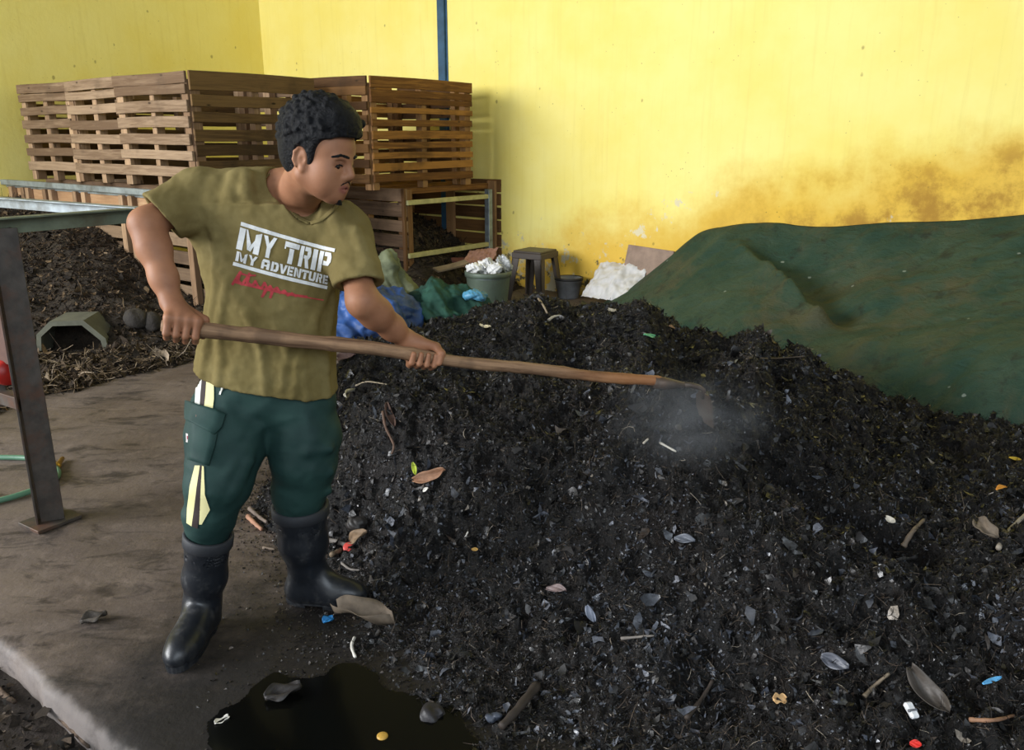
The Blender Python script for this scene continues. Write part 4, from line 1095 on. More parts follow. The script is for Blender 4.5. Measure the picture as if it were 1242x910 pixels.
for line in ([(262, 222), (256, 250), (262, 285)], [(286, 212), (280, 240), (276, 270)], [(240, 218), (228, 245), (232, 275)], [(300, 210), (300, 232), (312, 260)]):
    ps = [P(x, y, 2.37 if i else 2.40) for i, (x, y) in enumerate(line)]; fold(ps, 0.011, 0.03)
fold([P(408, 262, 2.36), P(420, 300, 2.35), P(420, 340, 2.32)], 0.012, 0.03); fold([P(432, 280, 2.35), P(444, 320, 2.30), P(440, 345, 2.27)], 0.012, 0.03)
# hem, sleeve ends and neck opening
h1, h2, h3 = P(228, 449, 2.40), P(330, 484, 2.31), P(410, 488, 2.38)
hn = (h2 - h1).cross(h3 - h1); hn = hn if hn.z < 0 else -hn
fs.plane(h2, hn, 0.004)
def sleeve_cut(tipc, axis, S, E, inner):
    ax_ = np.array(axis.normalized(), np.float32); c = np.array(tipc, np.float32)
    lo = np.array(tipc) - 0.2; hi = np.array(tipc) + 0.2
    def fn(X, Y, Z):
        t = (X - c[0]) * ax_[0] + (Y - c[1]) * ax_[1] + (Z - c[2]) * ax_[2]
        r = np.sqrt(np.maximum((X - c[0]) ** 2 + (Y - c[1]) ** 2 + (Z - c[2]) ** 2 - t * t, 0))
        return np.maximum(np.maximum(-t, r - 0.125), t - 0.17)
    fs.put(fn, lo, hi, 0.003, 'cut')
    d_ = (E - S).normalized(); q = S + d_ * (Vector(tipc) - S).dot(d_)
    fs.cap(q + d_ * 0.02, q + d_ * 0.08, inner, inner, 0.004, 'cut')
ra_ = (RE - RS).normalized(); la_ = (LE - LS).normalized()
RC = P(193, 258, 2.335); LC = P(436, 345, 2.315)
sleeve_cut(RC, P(160, 283, 2.29) - P(228, 232, 2.37), RS, RE, 0.060)
sleeve_cut(LC, P(444, 400, 2.27) - P(432, 310, 2.36), LS, LE, 0.058)
fs.cap(NECK + Vector((-0.005, 0.0, -0.01)), NECK + Vector((0.02, -0.05, 0.15)), 0.080, 0.10, k=0.006, mode='cut')
VN = P(376, 274, 2.32)
fs.cap(NECK + Vector((0.005, -0.03, 0.0)), VN + Vector((0, 0.0, 0.012)), 0.074, 0.026, k=0.006, mode='cut')
V, F = fs.surface(); V = relax(V, F, 3)
N = vnormals(V, F)
wr = 0.0065 * fbm(V[:, 0] * 1.0 + V[:, 1] * 0.5, V[:, 2] * 0.9 + V[:, 0] * 0.6, 11, 3, 0.5, 61) + 0.0035 * fbm(V[:, 0] + V[:, 2], V[:, 2] - V[:, 0], 30, 2, 0.5, 71)
V = V + N * wr[:, None]
shirt = link('t_shirt', np_mesh('t_shirt', V, F), olive, man)
shirt['label'] = 'worn olive short sleeved t-shirt with a printed slogan'
shirt_bvh = bvh_of(shirt); del fs

# ---- things laid on a cloth surface
def on_surface(bvh, px, py, off=0.0015):
    d = ray(px, py).normalized(); o = Vector((0, 0, CAM_H))
    h = bvh.ray_cast(o, d)
    if h[0] is None:
        h = bvh.find_nearest(o + d * 2.45)
    nn = h[1] if h[1].dot(d) < 0 else -h[1]
    return h[0] + nn * off
def quad_patch(bm, bvh, c, nu, nv, off):
    """c = four picture corners (tl, tr, br, bl) of a patch lying on the surface"""
    g = []
    for i in range(nu + 1):
        row = []
        for j in range(nv + 1):
            u, v = i / nu, j / nv
            x = (c[0][0] * (1 - u) + c[1][0] * u) * (1 - v) + (c[3][0] * (1 - u) + c[2][0] * u) * v
            y = (c[0][1] * (1 - u) + c[1][1] * u) * (1 - v) + (c[3][1] * (1 - u) + c[2][1] * u) * v
            row.append(bm.verts.new(on_surface(bvh, x, y, off)))
        g.append(row)
    for i in range(nu):
        for j in range(nv): bm.faces.new((g[i][j], g[i + 1][j], g[i + 1][j + 1], g[i][j + 1]))
GL = {  # glyphs from slanted quads in a unit box, v down
    'M': [[(0, 0), (.27, 0), (.27, 1), (0, 1)], [(.30, 0), (.36, 0), (.60, .62), (.46, .92)], [(.94, 0), (1, 0), (.62, .95), (.47, .90)], [(.74, .12), (1, 0), (1, 1), (.74, 1)]],
    'Y': [[(0, 0), (.30, 0), (.58, .50), (.38, .56)], [(.72, 0), (1, 0), (.66, .58), (.38, .52)], [(.36, .5), (.66, .5), (.66, 1), (.36, 1)]],
    'T': [[(0, 0), (1, 0), (1, .24), (0, .24)], [(0, .24), (.10, .24), (.10, .36), (0, .36)], [(.36, .28), (.68, .28), (.68, 1), (.36, 1)]],
    'R': [[(0, 0), (.34, 0), (.34, 1), (0, 1)], [(.42, 0), (.90, 0), (1, .2), (.42, .2)], [(.68, .2), (1, .2), (1, .42), (.68, .42)], [(.42, .40), (1, .40), (.86, .56), (.42, .56)], [(.50, .54), (.80, .54), (1, 1), (.68, 1)]],
    'I': [[(0, 0), (1, 0), (1, 1), (0, 1)]],
    'P': [[(0, 0), (.34, 0), (.34, 1), (0, 1)], [(.42, 0), (.88, 0), (1, .2), (.42, .2)], [(.68, .2), (1, .2), (1, .46), (.68, .46)], [(.42, .44), (1, .44), (.86, .64), (.42, .64)]],
    'A': [[(0, .3), (.34, .3), (.34, 1), (0, 1)], [(.12, 0), (.88, 0), (1, .28), (0, .28)], [(.66, .3), (1, .3), (1, 1), (.66, 1)], [(.34, .52), (.66, .52), (.66, .7), (.34, .7)]],
    'D': [[(0, 0), (.34, 0), (.34, 1), (0, 1)], [(.40, 0), (.80, 0), (1, .24), (.40, .24)], [(.66, .24), (1, .24), (1, .76), (.66, .76)], [(.40, .76), (1, .76), (.80, 1), (.40, 1)]],
    'V': [[(0, 0), (.34, 0), (.62, 1), (.36, 1)], [(.68, 0), (1, 0), (.66, 1), (.46, .9)]],
    'E': [[(0, 0), (.36, 0), (.36, 1), (0, 1)], [(.42, 0), (1, 0), (1, .24), (.42, .24)], [(.42, .39), (.9, .39), (.9, .61), (.42, .61)], [(.42, .76), (1, .76), (1, 1), (.42, 1)]],
    'N': [[(0, 0), (.30, 0), (.30, 1), (0, 1)], [(.32, 0), (.5, .2), (.68, 1), (.46, .75)], [(.70, 0), (1, 0), (1, 1), (.70, 1)]],
    'U': [[(0, 0), (.34, 0), (.34, .76), (0, .76)], [(.66, 0), (1, 0), (1, .76), (.66, .76)], [(0, .76), (1, .76), (.84, 1), (.16, 1)]],
}
S_TL, S_TR, S_BR, S_BL = (293, 269.0), (407, 302), (396.5, 351), (283, 322)
def smap(u, v):
    bow = 2.6 * math.sin(math.pi * u)
    x = (S_TL[0] * (1 - u) + S_TR[0] * u) * (1 - v) + (S_BL[0] * (1 - u) + S_BR[0] * u) * v
    y = (S_TL[1] * (1 - u) + S_TR[1] * u) * (1 - v) + (S_BL[1] * (1 - u) + S_BR[1] * u) * v
    return (x, y + bow * 0.4)
bm = bmesh.new()
def glyph(ch, u0, u1, v0, v1):
    for q in GL[ch]: quad_patch(bm, shirt_bvh, [smap(u0 + (u1 - u0) * a, v0 + (v1 - v0) * b) for a, b in q], 4, 5, 0.0022)
for i in range(12):
    quad_patch(bm, shirt_bvh, [smap(i / 12, 0), smap((i + 1) / 12, 0), smap((i + 1) / 12, .085), smap(i / 12, .085)], 3, 2, 0.0022)
    quad_patch(bm, shirt_bvh, [smap(i / 12, .92), smap((i + 1) / 12, .92), smap((i + 1) / 12, 1), smap(i / 12, 1)], 3, 2, 0.0022)
for ch, a, b in (('M', .0, .235), ('Y', .255, .395), ('T', .485, .635), ('R', .65, .765), ('I', .785, .835), ('P', .855, .985)): glyph(ch, a, b, .125, .62)
for ch, a, b in (('M', .015, .125), ('Y', .14, .235), ('A', .285, .37), ('D', .385, .465), ('V', .47, .555), ('E', .56, .62), ('N', .63, .70), ('T', .705, .78), ('U', .785, .855), ('R', .865, .925), ('E', .935, .99)): glyph(ch, a, b, .665, .885)
bmesh.ops.recalc_face_normals(bm, faces=bm.faces)
me = bpy.data.meshes.new('printed_slogan'); bm.to_mesh(me); bm.free()
o = link('printed_slogan', me, simple('white_print', srgb(214, 216, 214), 0.6, 0.08, 30), shirt); o['label'] = 'white block lettering printed across the chest'
# the faded red handwriting below it
bm = bmesh.new()
def brush(pts, w):
    for (p, q) in zip(pts, pts[1:]):
        d = Vector((q[0] - p[0], q[1] - p[1])); 
        if d.length < 1e-6: continue
        nn = Vector((-d.y, d.x)).normalized() * w / 2
        e = d.normalized() * w * 0.25
        quad_patch(bm, shirt_bvh, [(p[0] - e.x + nn.x, p[1] - e.y + nn.y), (q[0] + e.x + nn.x, q[1] + e.y + nn.y), (q[0] + e.x - nn.x, q[1] + e.y - nn.y), (p[0] - e.x - nn.x, p[1] - e.y - nn.y)], 3, 2, 0.0018 + random.random() * 0.0003)
brush([(282, 345), (288, 336), (292, 330), (289, 340), (294, 345), (299, 338), (303, 332), (300, 343), (306, 347), (310, 341), (313, 347), (317, 350), (321, 343), (324, 350), (320, 357), (318, 360), (322, 352), (328, 347), (331, 353), (328, 361), (330, 353), (336, 349), (340, 355), (345, 353), (349, 358), (354, 356), (359, 359)], 3.2)
brush([(286, 342), (300, 346), (318, 350), (338, 354), (358, 358), (372, 360)], 3.0); brush([(290, 331), (299, 334), (310, 334)], 2.2); brush([(356, 357), (374, 361), (392, 364)], 1.2)
bmesh.ops.recalc_face_normals(bm, faces=bm.faces)
me = bpy.data.meshes.new('red_script'); bm.to_mesh(me); bm.free()
o = link('red_script', me, simple('faded_red_print', srgb(172, 56, 60), 0.75, 0.25, 40), shirt); o['label'] = 'faded red brush script under the white lettering'

bm = bmesh.new()
_nk = [(332, 200), (336, 218), (343, 236), (352, 251), (363, 263), (376, 269), (389, 265), (400, 256), (409, 246)]
for p, q in zip(_nk, _nk[1:]):
    d = Vector((q[0] - p[0], q[1] - p[1])).normalized(); k = 4.5
    quad_patch(bm, shirt_bvh, [(p[0], p[1]), (q[0], q[1]), (q[0] - d.y * k, q[1] + d.x * k), (p[0] - d.y * k, p[1] + d.x * k)], 4, 3, 0.002)
bmesh.ops.remove_doubles(bm, verts=bm.verts, dist=0.003); bmesh.ops.recalc_face_normals(bm, faces=bm.faces)
me = bpy.data.meshes.new('collar_rib'); bm.to_mesh(me); bm.free(); me.shade_smooth()
o = link('collar_rib', me, olive, shirt); m_ = o.modifiers.new('thick', 'SOLIDIFY'); m_.thickness = 0.004; m_.offset = 0

# ---- trousers
tr_n = NT('dark_green_twill'); _v = tr_n.pos()
_c = tr_n.mix(tr_n.remap(tr_n.noise(_v, 6, 4, 0.6), 0.35, 0.7), srgb(22, 48, 45), srgb(34, 62, 57))
tr_n.bump(tr_n.noise(_v, 300, 2, 0.5), 0.1, 0.002)
green = tr_n.out(_c, 0.7, 0, 0.3)
ft = Field((-1.10, 2.05, 0.26), (-0.38, 2.72, 0.98), 0.005)
ft.ell(P(322, 478, 2.45), (0.188, 0.128, 0.14), k=0.03)
ft.ell(P(326, 440, 2.45), (0.18, 0.12, 0.10), k=0.05)
kR = P(264, 585, 2.30); kL = P(369, 560, 2.41)
ft.chain([P(279, 495, 2.42), P(276, 530, 2.37), kR, P(254, 622, 2.29), P(252, 660, 2.29)], [0.118, 0.116, 0.098, 0.074, 0.055], 0.03)
ft.chain([P(366, 495, 2.45), P(370, 530, 2.43), kL, P(364, 596, 2.43), P(363, 630, 2.44)], [0.112, 0.108, 0.094, 0.084, 0.056], 0.03)
def tfold(pts, r, k=0.02): 
    for p, q in zip(pts, pts[1:]): ft.cap(P(*p), P(*q), r, r * 0.8, k=k)
tfold([(312, 515, 2.36), (298, 545, 2.30), (285, 590, 2.25)], 0.014, 0.03); tfold([(310, 520, 2.33), (276, 575, 2.24)], 0.014); tfold([(262, 560, 2.27), (258, 600, 2.22), (258, 628, 2.23)], 0.014)
tfold([(300, 560, 2.28), (276, 606, 2.23)], 0.014); tfold([(345, 530, 2.36), (372, 548, 2.33), (400, 545, 2.36)], 0.013); tfold([(338, 560, 2.38), (365, 580, 2.35), (400, 572, 2.37)], 0.012)
tfold([(336, 596, 2.40), (362, 604, 2.36), (398, 596, 2.40)], 0.014)
V, F = ft.surface(); V = relax(V, F, 3); N = vnormals(V, F)
V = V + N * (0.010 * fbm(V[:, 0] + V[:, 1] * 0.6, V[:, 2] * 1.2, 9, 3, 0.5, 81) - 0.007 * np.abs(fbm(V[:, 0] * 0.8 + V[:, 2], V[:, 2] * 1.5 - V[:, 0] * 0.6, 8, 2, 0.5, 85)))[:, None]
trs = link('trousers', np_mesh('trousers', V, F), green, man); tr_bvh = bvh_of(trs); del ft
def band(name, rows, mat, parent, off, bvh=tr_bvh):
    bm = bmesh.new()
    for (a, b) in zip(rows, rows[1:]):
        quad_patch(bm, bvh, [(a[0], a[1]), (a[2], a[3]), (b[2], b[3]), (b[0], b[1])], 4, 5, off)
    bmesh.ops.remove_doubles(bm, verts=bm.verts, dist=0.0004); bmesh.ops.recalc_face_normals(bm, faces=bm.faces)
    me = bpy.data.meshes.new(name); bm.to_mesh(me); bm.free()
    for p in me.polygons: p.use_smooth = True
    return link(name, me, mat, parent)
cream = simple('pale_yellow_stripe', srgb(226, 218, 160), 0.8, 0.06); white_s = simple('white_stripe', srgb(214, 214, 204), 0.8, 0.06); umber = simple('dark_brown_stripe', srgb(52, 42, 40), 0.8, 0.1)
band('side_stripe', [(239, 455, 246, 457), (238, 476, 244, 478), (237, 492, 243, 494)], white_s, trs, 0.003)['label'] = 'white stripe down the side seam'
band('side_stripe', [(246, 457, 251, 460), (244, 478, 250, 480), (243, 494, 248, 497)], umber, trs, 0.003)['label'] = 'dark brown stripe down the side seam'
band('side_stripe', [(251, 463, 260, 467), (250, 480, 260, 484), (248, 497, 258, 501)], cream, trs, 0.003)['label'] = 'pale yellow stripe down the side seam'
band('side_stripe', [(237, 565, 243, 565), (231, 590, 239, 592), (228, 615, 236, 618), (227, 634, 233, 638)], cream, trs, 0.003)['label'] = 'pale yellow stripe below the pocket'
band('side_stripe', [(243, 565, 245.5, 565), (239, 592, 244, 594), (236, 618, 243, 620), (233, 638, 240, 641)], umber, trs, 0.003)['label'] = 'dark brown stripe below the pocket'
band('side_stripe', [(245, 565, 247.5, 566), (244, 594, 249, 600), (243, 618, 255, 618), (242, 636, 245, 636)], cream, trs, 0.003)['label'] = 'pale yellow stripe on the inner side of the brown one'
pk = band('cargo_pocket', [(233, 498, 268, 508), (233, 530, 262, 540), (232, 558, 254, 566)], green, trs, 0.008)
m_ = pk.modifiers.new('thick', 'SOLIDIFY'); m_.thickness = 0.007; m_.offset = -1
pf = band('pocket_flap', [(233, 487, 275, 504), (231, 503, 270, 520), (231, 512, 262, 528)], green, pk, 0.015)
m_ = pf.modifiers.new('thick', 'SOLIDIFY'); m_.thickness = 0.007; m_.offset = -1
mb = MB()
q = on_surface(tr_bvh, 243, 508, 0.016); q2 = on_surface(tr_bvh, 243, 508, 0.021); mb.tube([q, q2], [0.0055, 0.0045], 14); mb.build('snap_button', dark_steel, pf)
pt = band('label_patch', [(230, 526, 237, 528), (230, 536, 237, 539)], simple('white_patch', srgb(206, 200, 196), 0.8), pk, 0.012)
band('patch_mark', [(231.5, 529, 236, 530.5), (231.5, 533, 236, 535)], simple('crimson_mark', srgb(150, 44, 66), 0.8), pt, 0.0135)

# ---- rubber boots
bt_n = NT('black_rubber'); _v = bt_n.pos()
_d = bt_n.remap(bt_n.noise(_v, 16, 6, 0.7), 0.48, 0.72)
_c = bt_n.mix(bt_n.math('MULTIPLY', _d, 0.6), srgb(26, 29, 34), srgb(62, 62, 62))
bt_n.bump(bt_n.noise(_v, 60, 4, 0.6), 0.1, 0.003)
rubber = bt_n.out(_c, bt_n.remap(_d, 0, 1, 0.36, 0.7), 0, 0.5)
rim_m = simple('worn_rubber_band', srgb(44, 46, 50), 0.65, 0.2, 12)
def boot(label, top, top_r, ankle, heel, toe, lean=None):
    top, ankle, heel, toe = map(Vector, (top, ankle, heel, toe))
    d = (toe - heel); d.z = 0; d.normalize(); s = Vector((-d.y, d.x, 0)); L = (toe - heel).length
    lo = np.minimum.reduce([np.array(q) for q in (top, ankle, heel, toe)]) - 0.12; hi = np.maximum.reduce([np.array(q) for q in (top, ankle, heel, toe)]) + 0.12
    lo[2] = -0.02
    f = Field(lo, hi, 0.004)
    M = np.array([[d[i], s[i], (0, 0, 1)[i]] for i in range(3)])
    hb = heel + d * 0.045
    f.cap(top + (top - ankle).normalized() * 0.05, ankle.lerp(top, 0.35), top_r, top_r * 0.86, k=0.02)
    f.cap(ankle.lerp(top, 0.35), ankle, top_r * 0.86, 0.050, k=0.03)
    f.cap(ankle, hb + Vector((0, 0, 0.05)), 0.050, 0.044, k=0.03)
    f.ell(hb + d * 0.04 + Vector((0, 0, 0.05)), (0.08, 0.040, 0.055), M, 0.03)
    f.ell(heel + d * (L * 0.55) + Vector((0, 0, 0.052)), (0.10, 0.043, 0.045), M, 0.035)
    f.ell(toe - d * 0.075 + Vector((0, 0, 0.042)), (0.082, 0.051, 0.046), M, 0.03)
    f.cap(ankle + d * 0.01, heel + d * (L * 0.6) + Vector((0, 0, 0.058)), 0.044, 0.036, k=0.03)
    for i in range(5):      # bellows ribs over the instep
        t = 0.25 + i * 0.12
        c = (ankle + d * 0.047).lerp(heel + d * (L * 0.62) + Vector((0, 0, 0.092)), t)
        f.cap(c - s * 0.024 - Vector((0, 0, 0.006)), c + Vector((0, 0, 0.005)), 0.007, 0.008, k=0.004); f.cap(c + Vector((0, 0, 0.005)), c + s * 0.024 - Vector((0, 0, 0.006)), 0.008, 0.007, k=0.004)
    f.plane(heel + Vector((0, 0, 0.012)), (0, 0, -1), 0.003)
    n = (top - ankle).normalized()
    f.plane(top, n, 0.003)
    f.cap(top - n * 0.06, top + n * 0.05, top_r * 0.86, top_r * 0.9, 0.004, 'cut')
    V, F = f.surface(); V = relax(V, F, 2)
    N = vnormals(V, F); V = V + N * (0.003 * fbm(V[:, 0] + V[:, 1], V[:, 2], 16, 2, 0.5, 91))[:, None]
    b = link('rubber_boot', np_mesh('rubber_boot', V, F), rubber, man)
    b['label'] = label
    # sole with heel block
    mb = MB()
    def outline(w0, w1, grow):
        pts = []
        for i in range(40):
            a = 2 * math.pi * i / 40; x = math.cos(a); y = math.sin(a)
            w = 0.038 + 0.014 * (0.5 + 0.5 * x) - 0.006 * math.exp(-((x + 0.1) / 0.35) ** 2)
            pts.append(heel + d * (L / 2 + x * (L / 2 + grow)) + s * (math.copysign(abs(y) ** 0.8, y) * (w + grow)))
        return pts
    mb.prism([p + Vector((0, 0, 0.012)) for p in outline(0, 0, 0.003)], (0, 0, 0.014))
    pts = outline(0, 0, 0.001)
    mb.prism([p + Vector((0, 0, 0.001)) for p in pts if (p - heel).dot(d) < 0.085], (0, 0, 0.012)); mb.prism([p + Vector((0, 0, 0.001)) for p in pts if (p - heel).dot(d) > 0.115], (0, 0, 0.012))
    mb.build('sole', rubber, b)
    mb = MB(); u = n.cross(d).normalized(); v = u.cross(n)
    rings = []
    for (r_, z) in ((1.0, -0.036), (1.035, -0.034), (1.04, -0.002), (0.98, 0.003), (0.87, 0.001), (0.86, -0.03)):
        rings.append([mb.bm.verts.new(top + n * z + (u * math.cos(2 * math.pi * k / 40) + v * math.sin(2 * math.pi * k / 40)) * top_r * r_) for k in range(40)])
    for a, c in zip(rings, rings[1:]):
        for k in range(40): mb.bm.faces.new((a[k], a[(k + 1) % 40], c[(k + 1) % 40], c[k]))
    bmesh.ops.recalc_face_normals(mb.bm, faces=mb.bm.faces)
    mb.build('top_band', rim_m, b, True)
    return b
hR = PZ(252, 768, 0.0); tR = PZ(227, 811, 0.0)
bR = boot('boot on his right foot, toe towards the viewer', P(253, 648, 2.285), 0.072, P(246, 728, 2.30), (-0.965, 2.345, 0), (-0.985, 2.065, 0))
hL = PZ(346, 731, 0.0)
bL = boot('boot on his left foot, toe towards the heap', P(364, 612, 2.44), 0.088, P(370, 684, 2.455), (hL.x + 0.005, 2.462, 0), (hL.x + 0.275, 2.435, 0))
# ================================================================== the hoe in his hands
hoe_rot = hax.to_track_quat('X', 'Z')
hoe = empty('hoe', HR)
hoe.rotation_mode = 'QUATERNION'; hoe.rotation_quaternion = hoe_rot
tag(hoe, "long rough wooden hoe held in both hands, its iron blade in the heap", 'hoe')
hinv = (Matrix.Translation(HR) @ hoe_rot.to_matrix().to_4x4()).inverted()
def at_px(px):
    t = 1.4
    for _ in range(30):
        p = HR + hax * t; q = p - Vector((0, 0, CAM_H)); dep = q.y * CP - q.z * SP
        t += (px - (621 + FPX * q.x / dep)) / FPX * dep
    return t
t_end = at_px(806)
mb = MB(); n_ = 60; pts = []; rad = []
for i in range(n_ + 1):
    t = i / n_; x = -0.055 + (t_end + 0.055) * t
    wob = 0.004 * math.sin(x * 5.1) + 0.0025 * math.sin(x * 13.0 + 1)
    pts.append(Vector((x, wob * 0.6 * (1 if x > 0.15 else 0.3), wob * (1 if x > 0.15 else 0.3))))
    kn = sum(0.0028 * math.exp(-((x - k) / 0.018) ** 2) for k in (0.18, 0.41, 0.63, 0.97, 1.12, 1.33))
    rad.append(0.0205 - 0.0035 * t + kn + 0.0008 * math.sin(x * 31) + (0.0015 if x < 0.6 else 0) - (0.006 if i in (0, n_) else 0))
mb.tube(pts, rad, 16)
hw = NT('worn_stick_wood'); _v = hw.obj()
_g = hw.noise(hw.mapping(_v, (1.6, 26, 26)), 2.0, 6, 0.65, 0.5)
_c = hw.mix(hw.remap(_g, 0.3, 0.7), srgb(92, 68, 50), srgb(164, 130, 98))
_x = hw.sep(_v)[0]
_c = hw.mix(hw.math('MULTIPLY', hw.remap(_x, t_end - 0.45, t_end - 0.1), 0.55), _c, srgb(176, 112, 62))
_c = hw.mix(hw.math('MULTIPLY', hw.remap(hw.noise(_v, 7, 4, 0.6), 0.5, 0.68), 0.5), _c, srgb(74, 56, 44))
hw.bump(_g, 0.4, 0.004)
mb.build('handle', hw.out(_c, 0.7, 0, 0.3), hoe, True)
iron = simple('rusty_iron', srgb(92, 80, 70), 0.5, 0.3, 18, 0.2, metal=0.5, dirt=srgb(110, 74, 50))
mb = MB(); mb.tube([(t_end - 0.04, 0, 0), (t_end + 0.0, 0, 0), (t_end + 0.03, 0, 0.001), (t_end + 0.07, 0, 0.003)], [0.0200, 0.0205, 0.016, 0.009], 16); mb.build('socket', iron, hoe, True)
dwn = hinv.to_3x3() @ Vector((0.10, 0.0, -1)); dwn.normalize(); tip0 = Vector((t_end + 0.145, 0, -0.006))
mb = MB(); mb.tube([(t_end + 0.06, 0, 0.003), (t_end + 0.10, 0, 0.004), (t_end + 0.13, 0, 0.0), tip0, tip0 + dwn * 0.03], [0.009, 0.009, 0.0085, 0.008, 0.007], 10); mb.build('neck', iron, hoe, True)
mb = MB(); sd = Vector((0, 1, 0)); b0 = tip0 + dwn * 0.012; th = dwn.cross(sd).normalized()
prof_ = [(-0.03, 0), (0.03, 0), (0.052, 0.02), (0.056, 0.105), (-0.056, 0.105), (-0.052, 0.02)]
mb.prism([b0 + sd * a + dwn * b for a, b in prof_], th * 0.005); mb.build('blade', iron, hoe)

# ================================================================== green sheet over the heap along the wall
tp = [W(*r) for r in ((750, 356, 7.9), (800, 322, 7.62), (850, 281, 7.36), (880, 274, 7.22), (950, 271, 6.9), (1050, 272, 6.5), (1150, 271, 6.12), (1242, 271, 5.76), (1340, 271, 5.42),
      (752, 362, 7.3), (790, 352, 7.0), (840, 320, 6.95), (870, 300, 6.95), (830, 360, 6.4), (880, 350, 6.25), (900, 318, 6.55), (930, 345, 6.15), (955, 368, 5.8), (985, 396, 5.35), (920, 390, 5.6),
      (935, 318, 6.6), (960, 345, 6.3), (990, 372, 5.95), (1020, 400, 5.5), (1000, 320, 6.35), (1050, 300, 6.25), (1050, 360, 5.6), (1050, 425, 4.75), (1110, 330, 5.75), (1120, 400, 4.95), (1120, 458, 4.3),
      (1200, 330, 5.35), (1200, 400, 4.6), (1200, 470, 3.95), (1242, 400, 4.45), (1242, 480, 3.78), (1330, 330, 4.95), (1330, 400, 4.25), (1330, 480, 3.6))]
tp += [(0.6, 6.9, -0.05), (0.9, 6.2, -0.05), (1.1, 5.6, -0.05), (1.5, 5.0, -0.05), (2.0, 4.2, 0.02), (2.4, 3.6, 0.02)]
tarp_f = tps(tp, 0.003)
s_, t_ = np.meshgrid(np.arange(4.2, 10.6, 0.018), np.arange(0.012, 3.3, 0.018), indexing='ij')
ed = 0.03 * fbm(s_, s_ * 0, 3, 3, 0.5, 15)
X = CORNER.x + A.x * s_ - B.x * (t_ + 0); Y = CORNER.y + A.y * s_ - B.y * (t_ + 0)
Zt = tarp_f(X, Y)
wr_ = 0.060 * np.abs(fbm(s_ * 1.6 + t_ * 0.9, t_ * 0.5 - s_ * 0.25, 2.2, 3, 0.5, 25)) + 0.030 * np.abs(fbm(s_ * 0.8, t_ * 2.4 + s_ * .6, 3.5, 3, 0.5, 35)) + 0.010 * fbm(s_, t_, 9, 3, 0.55, 45)
Zt = Zt + wr_ * np.clip(t_ / 0.15, 0, 1)
# the one long crease running down from the crest
cre = np.array([[*W(872, 284, 7.1)[:2]], [*W(930, 335, 6.3)[:2]], [*W(990, 397, 5.35)[:2]]])
dmin = np.full(X.shape, 9.0)
for a, b in zip(cre, cre[1:]):
    ba = b - a; tt = np.clip(((X - a[0]) * ba[0] + (Y - a[1]) * ba[1]) / (ba @ ba), 0, 1)
    dmin = np.minimum(dmin, np.hypot(X - a[0] - tt * ba[0], Y - a[1] - tt * ba[1]))
Zt += 0.13 * np.exp(-(dmin / 0.08) ** 2) * np.clip((t_ - 0.15) / 0.6, 0, 1)
ft_ = NT('green_sheet'); _v = ft_.pos()
_c = ft_.mix(ft_.remap(ft_.noise(_v, 2.2, 6, 0.65), 0.35, 0.68), srgb(38, 64, 52), srgb(60, 78, 62))
_c = ft_.mix(ft_.math('MULTIPLY', ft_.remap(ft_.noise(_v, 1.3, 7, 0.7, 0.6), 0.47, 0.66), 0.8), _c, srgb(80, 77, 56))
_c = ft_.mix(ft_.math('MULTIPLY', ft_.remap(ft_.noise(ft_.mapping(_v, (1, 1, 1), (4, 2, 1)), 5, 7, 0.75), 0.54, 0.66), 0.65), _c, srgb(34, 36, 30))
_sp = ft_.remap(ft_.math('ADD', ft_.voronoi(_v, 4.0), ft_.math('MULTIPLY', ft_.noise(_v, 30, 2), 0.08)), 0.10, 0.08)
_c = ft_.mix(ft_.math('MULTIPLY', _sp, 0.7), _c, srgb(150, 160, 150))
ft_.bump(ft_.math('ADD', ft_.noise(_v, 34, 5, 0.7), ft_.math('MULTIPLY', ft_.noise(ft_.mapping(_v, (2, 2, 5)), 3.5, 5, 0.65, 1.0), 2.5)), 0.5, 0.025)
tarp = link('ground_sheet', grid_mesh('ground_sheet', X, Y, Zt, keep=Zt > 0.004), ft_.out(_c, 0.75, 0, 0.25))
m_ = tarp.modifiers.new('thick', 'SOLIDIFY'); m_.thickness = 0.004; m_.offset = 1
tag(tarp, 'dirty dark green sheet spread over the heap against the stained wall', 'sheet')
tarp_bvh = bvh_of(tarp)

# ================================================================== odds and ends at the foot of the wall
def crumple(name, c, r, mat, M=None, amp=0.25, fr=5.0, seed=0, h=0.012, lumps=(), flat=None):
    """a slack bundle: joined lumps with sharp creases"""
    c = np.array(c); R_ = max(r) * 1.7 + 0.05
    f = Field(c - R_, c + R_, h)
    f.ell(c, r, M, 0.03)
    for (o, q) in lumps: f.ell(c + np.array(o), q, None, 0.05)
    V, F = f.surface(); V = relax(V, F, 1); N = vnormals(V, F)
    q = np.abs(fbm(V[:, 0] + 0.7 * V[:, 2], V[:, 1] - 0.5 * V[:, 2], fr, 4, 0.55, seed)) - 0.15 + 0.6 * np.abs(fbm(V[:, 2] * 1.2 + V[:, 1], V[:, 0] * 0.8 - V[:, 2], fr * 1.3, 3, 0.5, seed + 9))
    V = V - N * (amp * min(r) * (q - 0.12))[:, None] * 2.2
    V[:, 2] = np.maximum(V[:, 2], 0.003)
    return link(name, np_mesh(name, V, F), mat)
def cloth_mat(name, col, rough=0.6, spec=0.4, dirt=None): return simple(name, col, rough, 0.3, 6, 0.25, 0.006, 0, spec, 30, dirt)
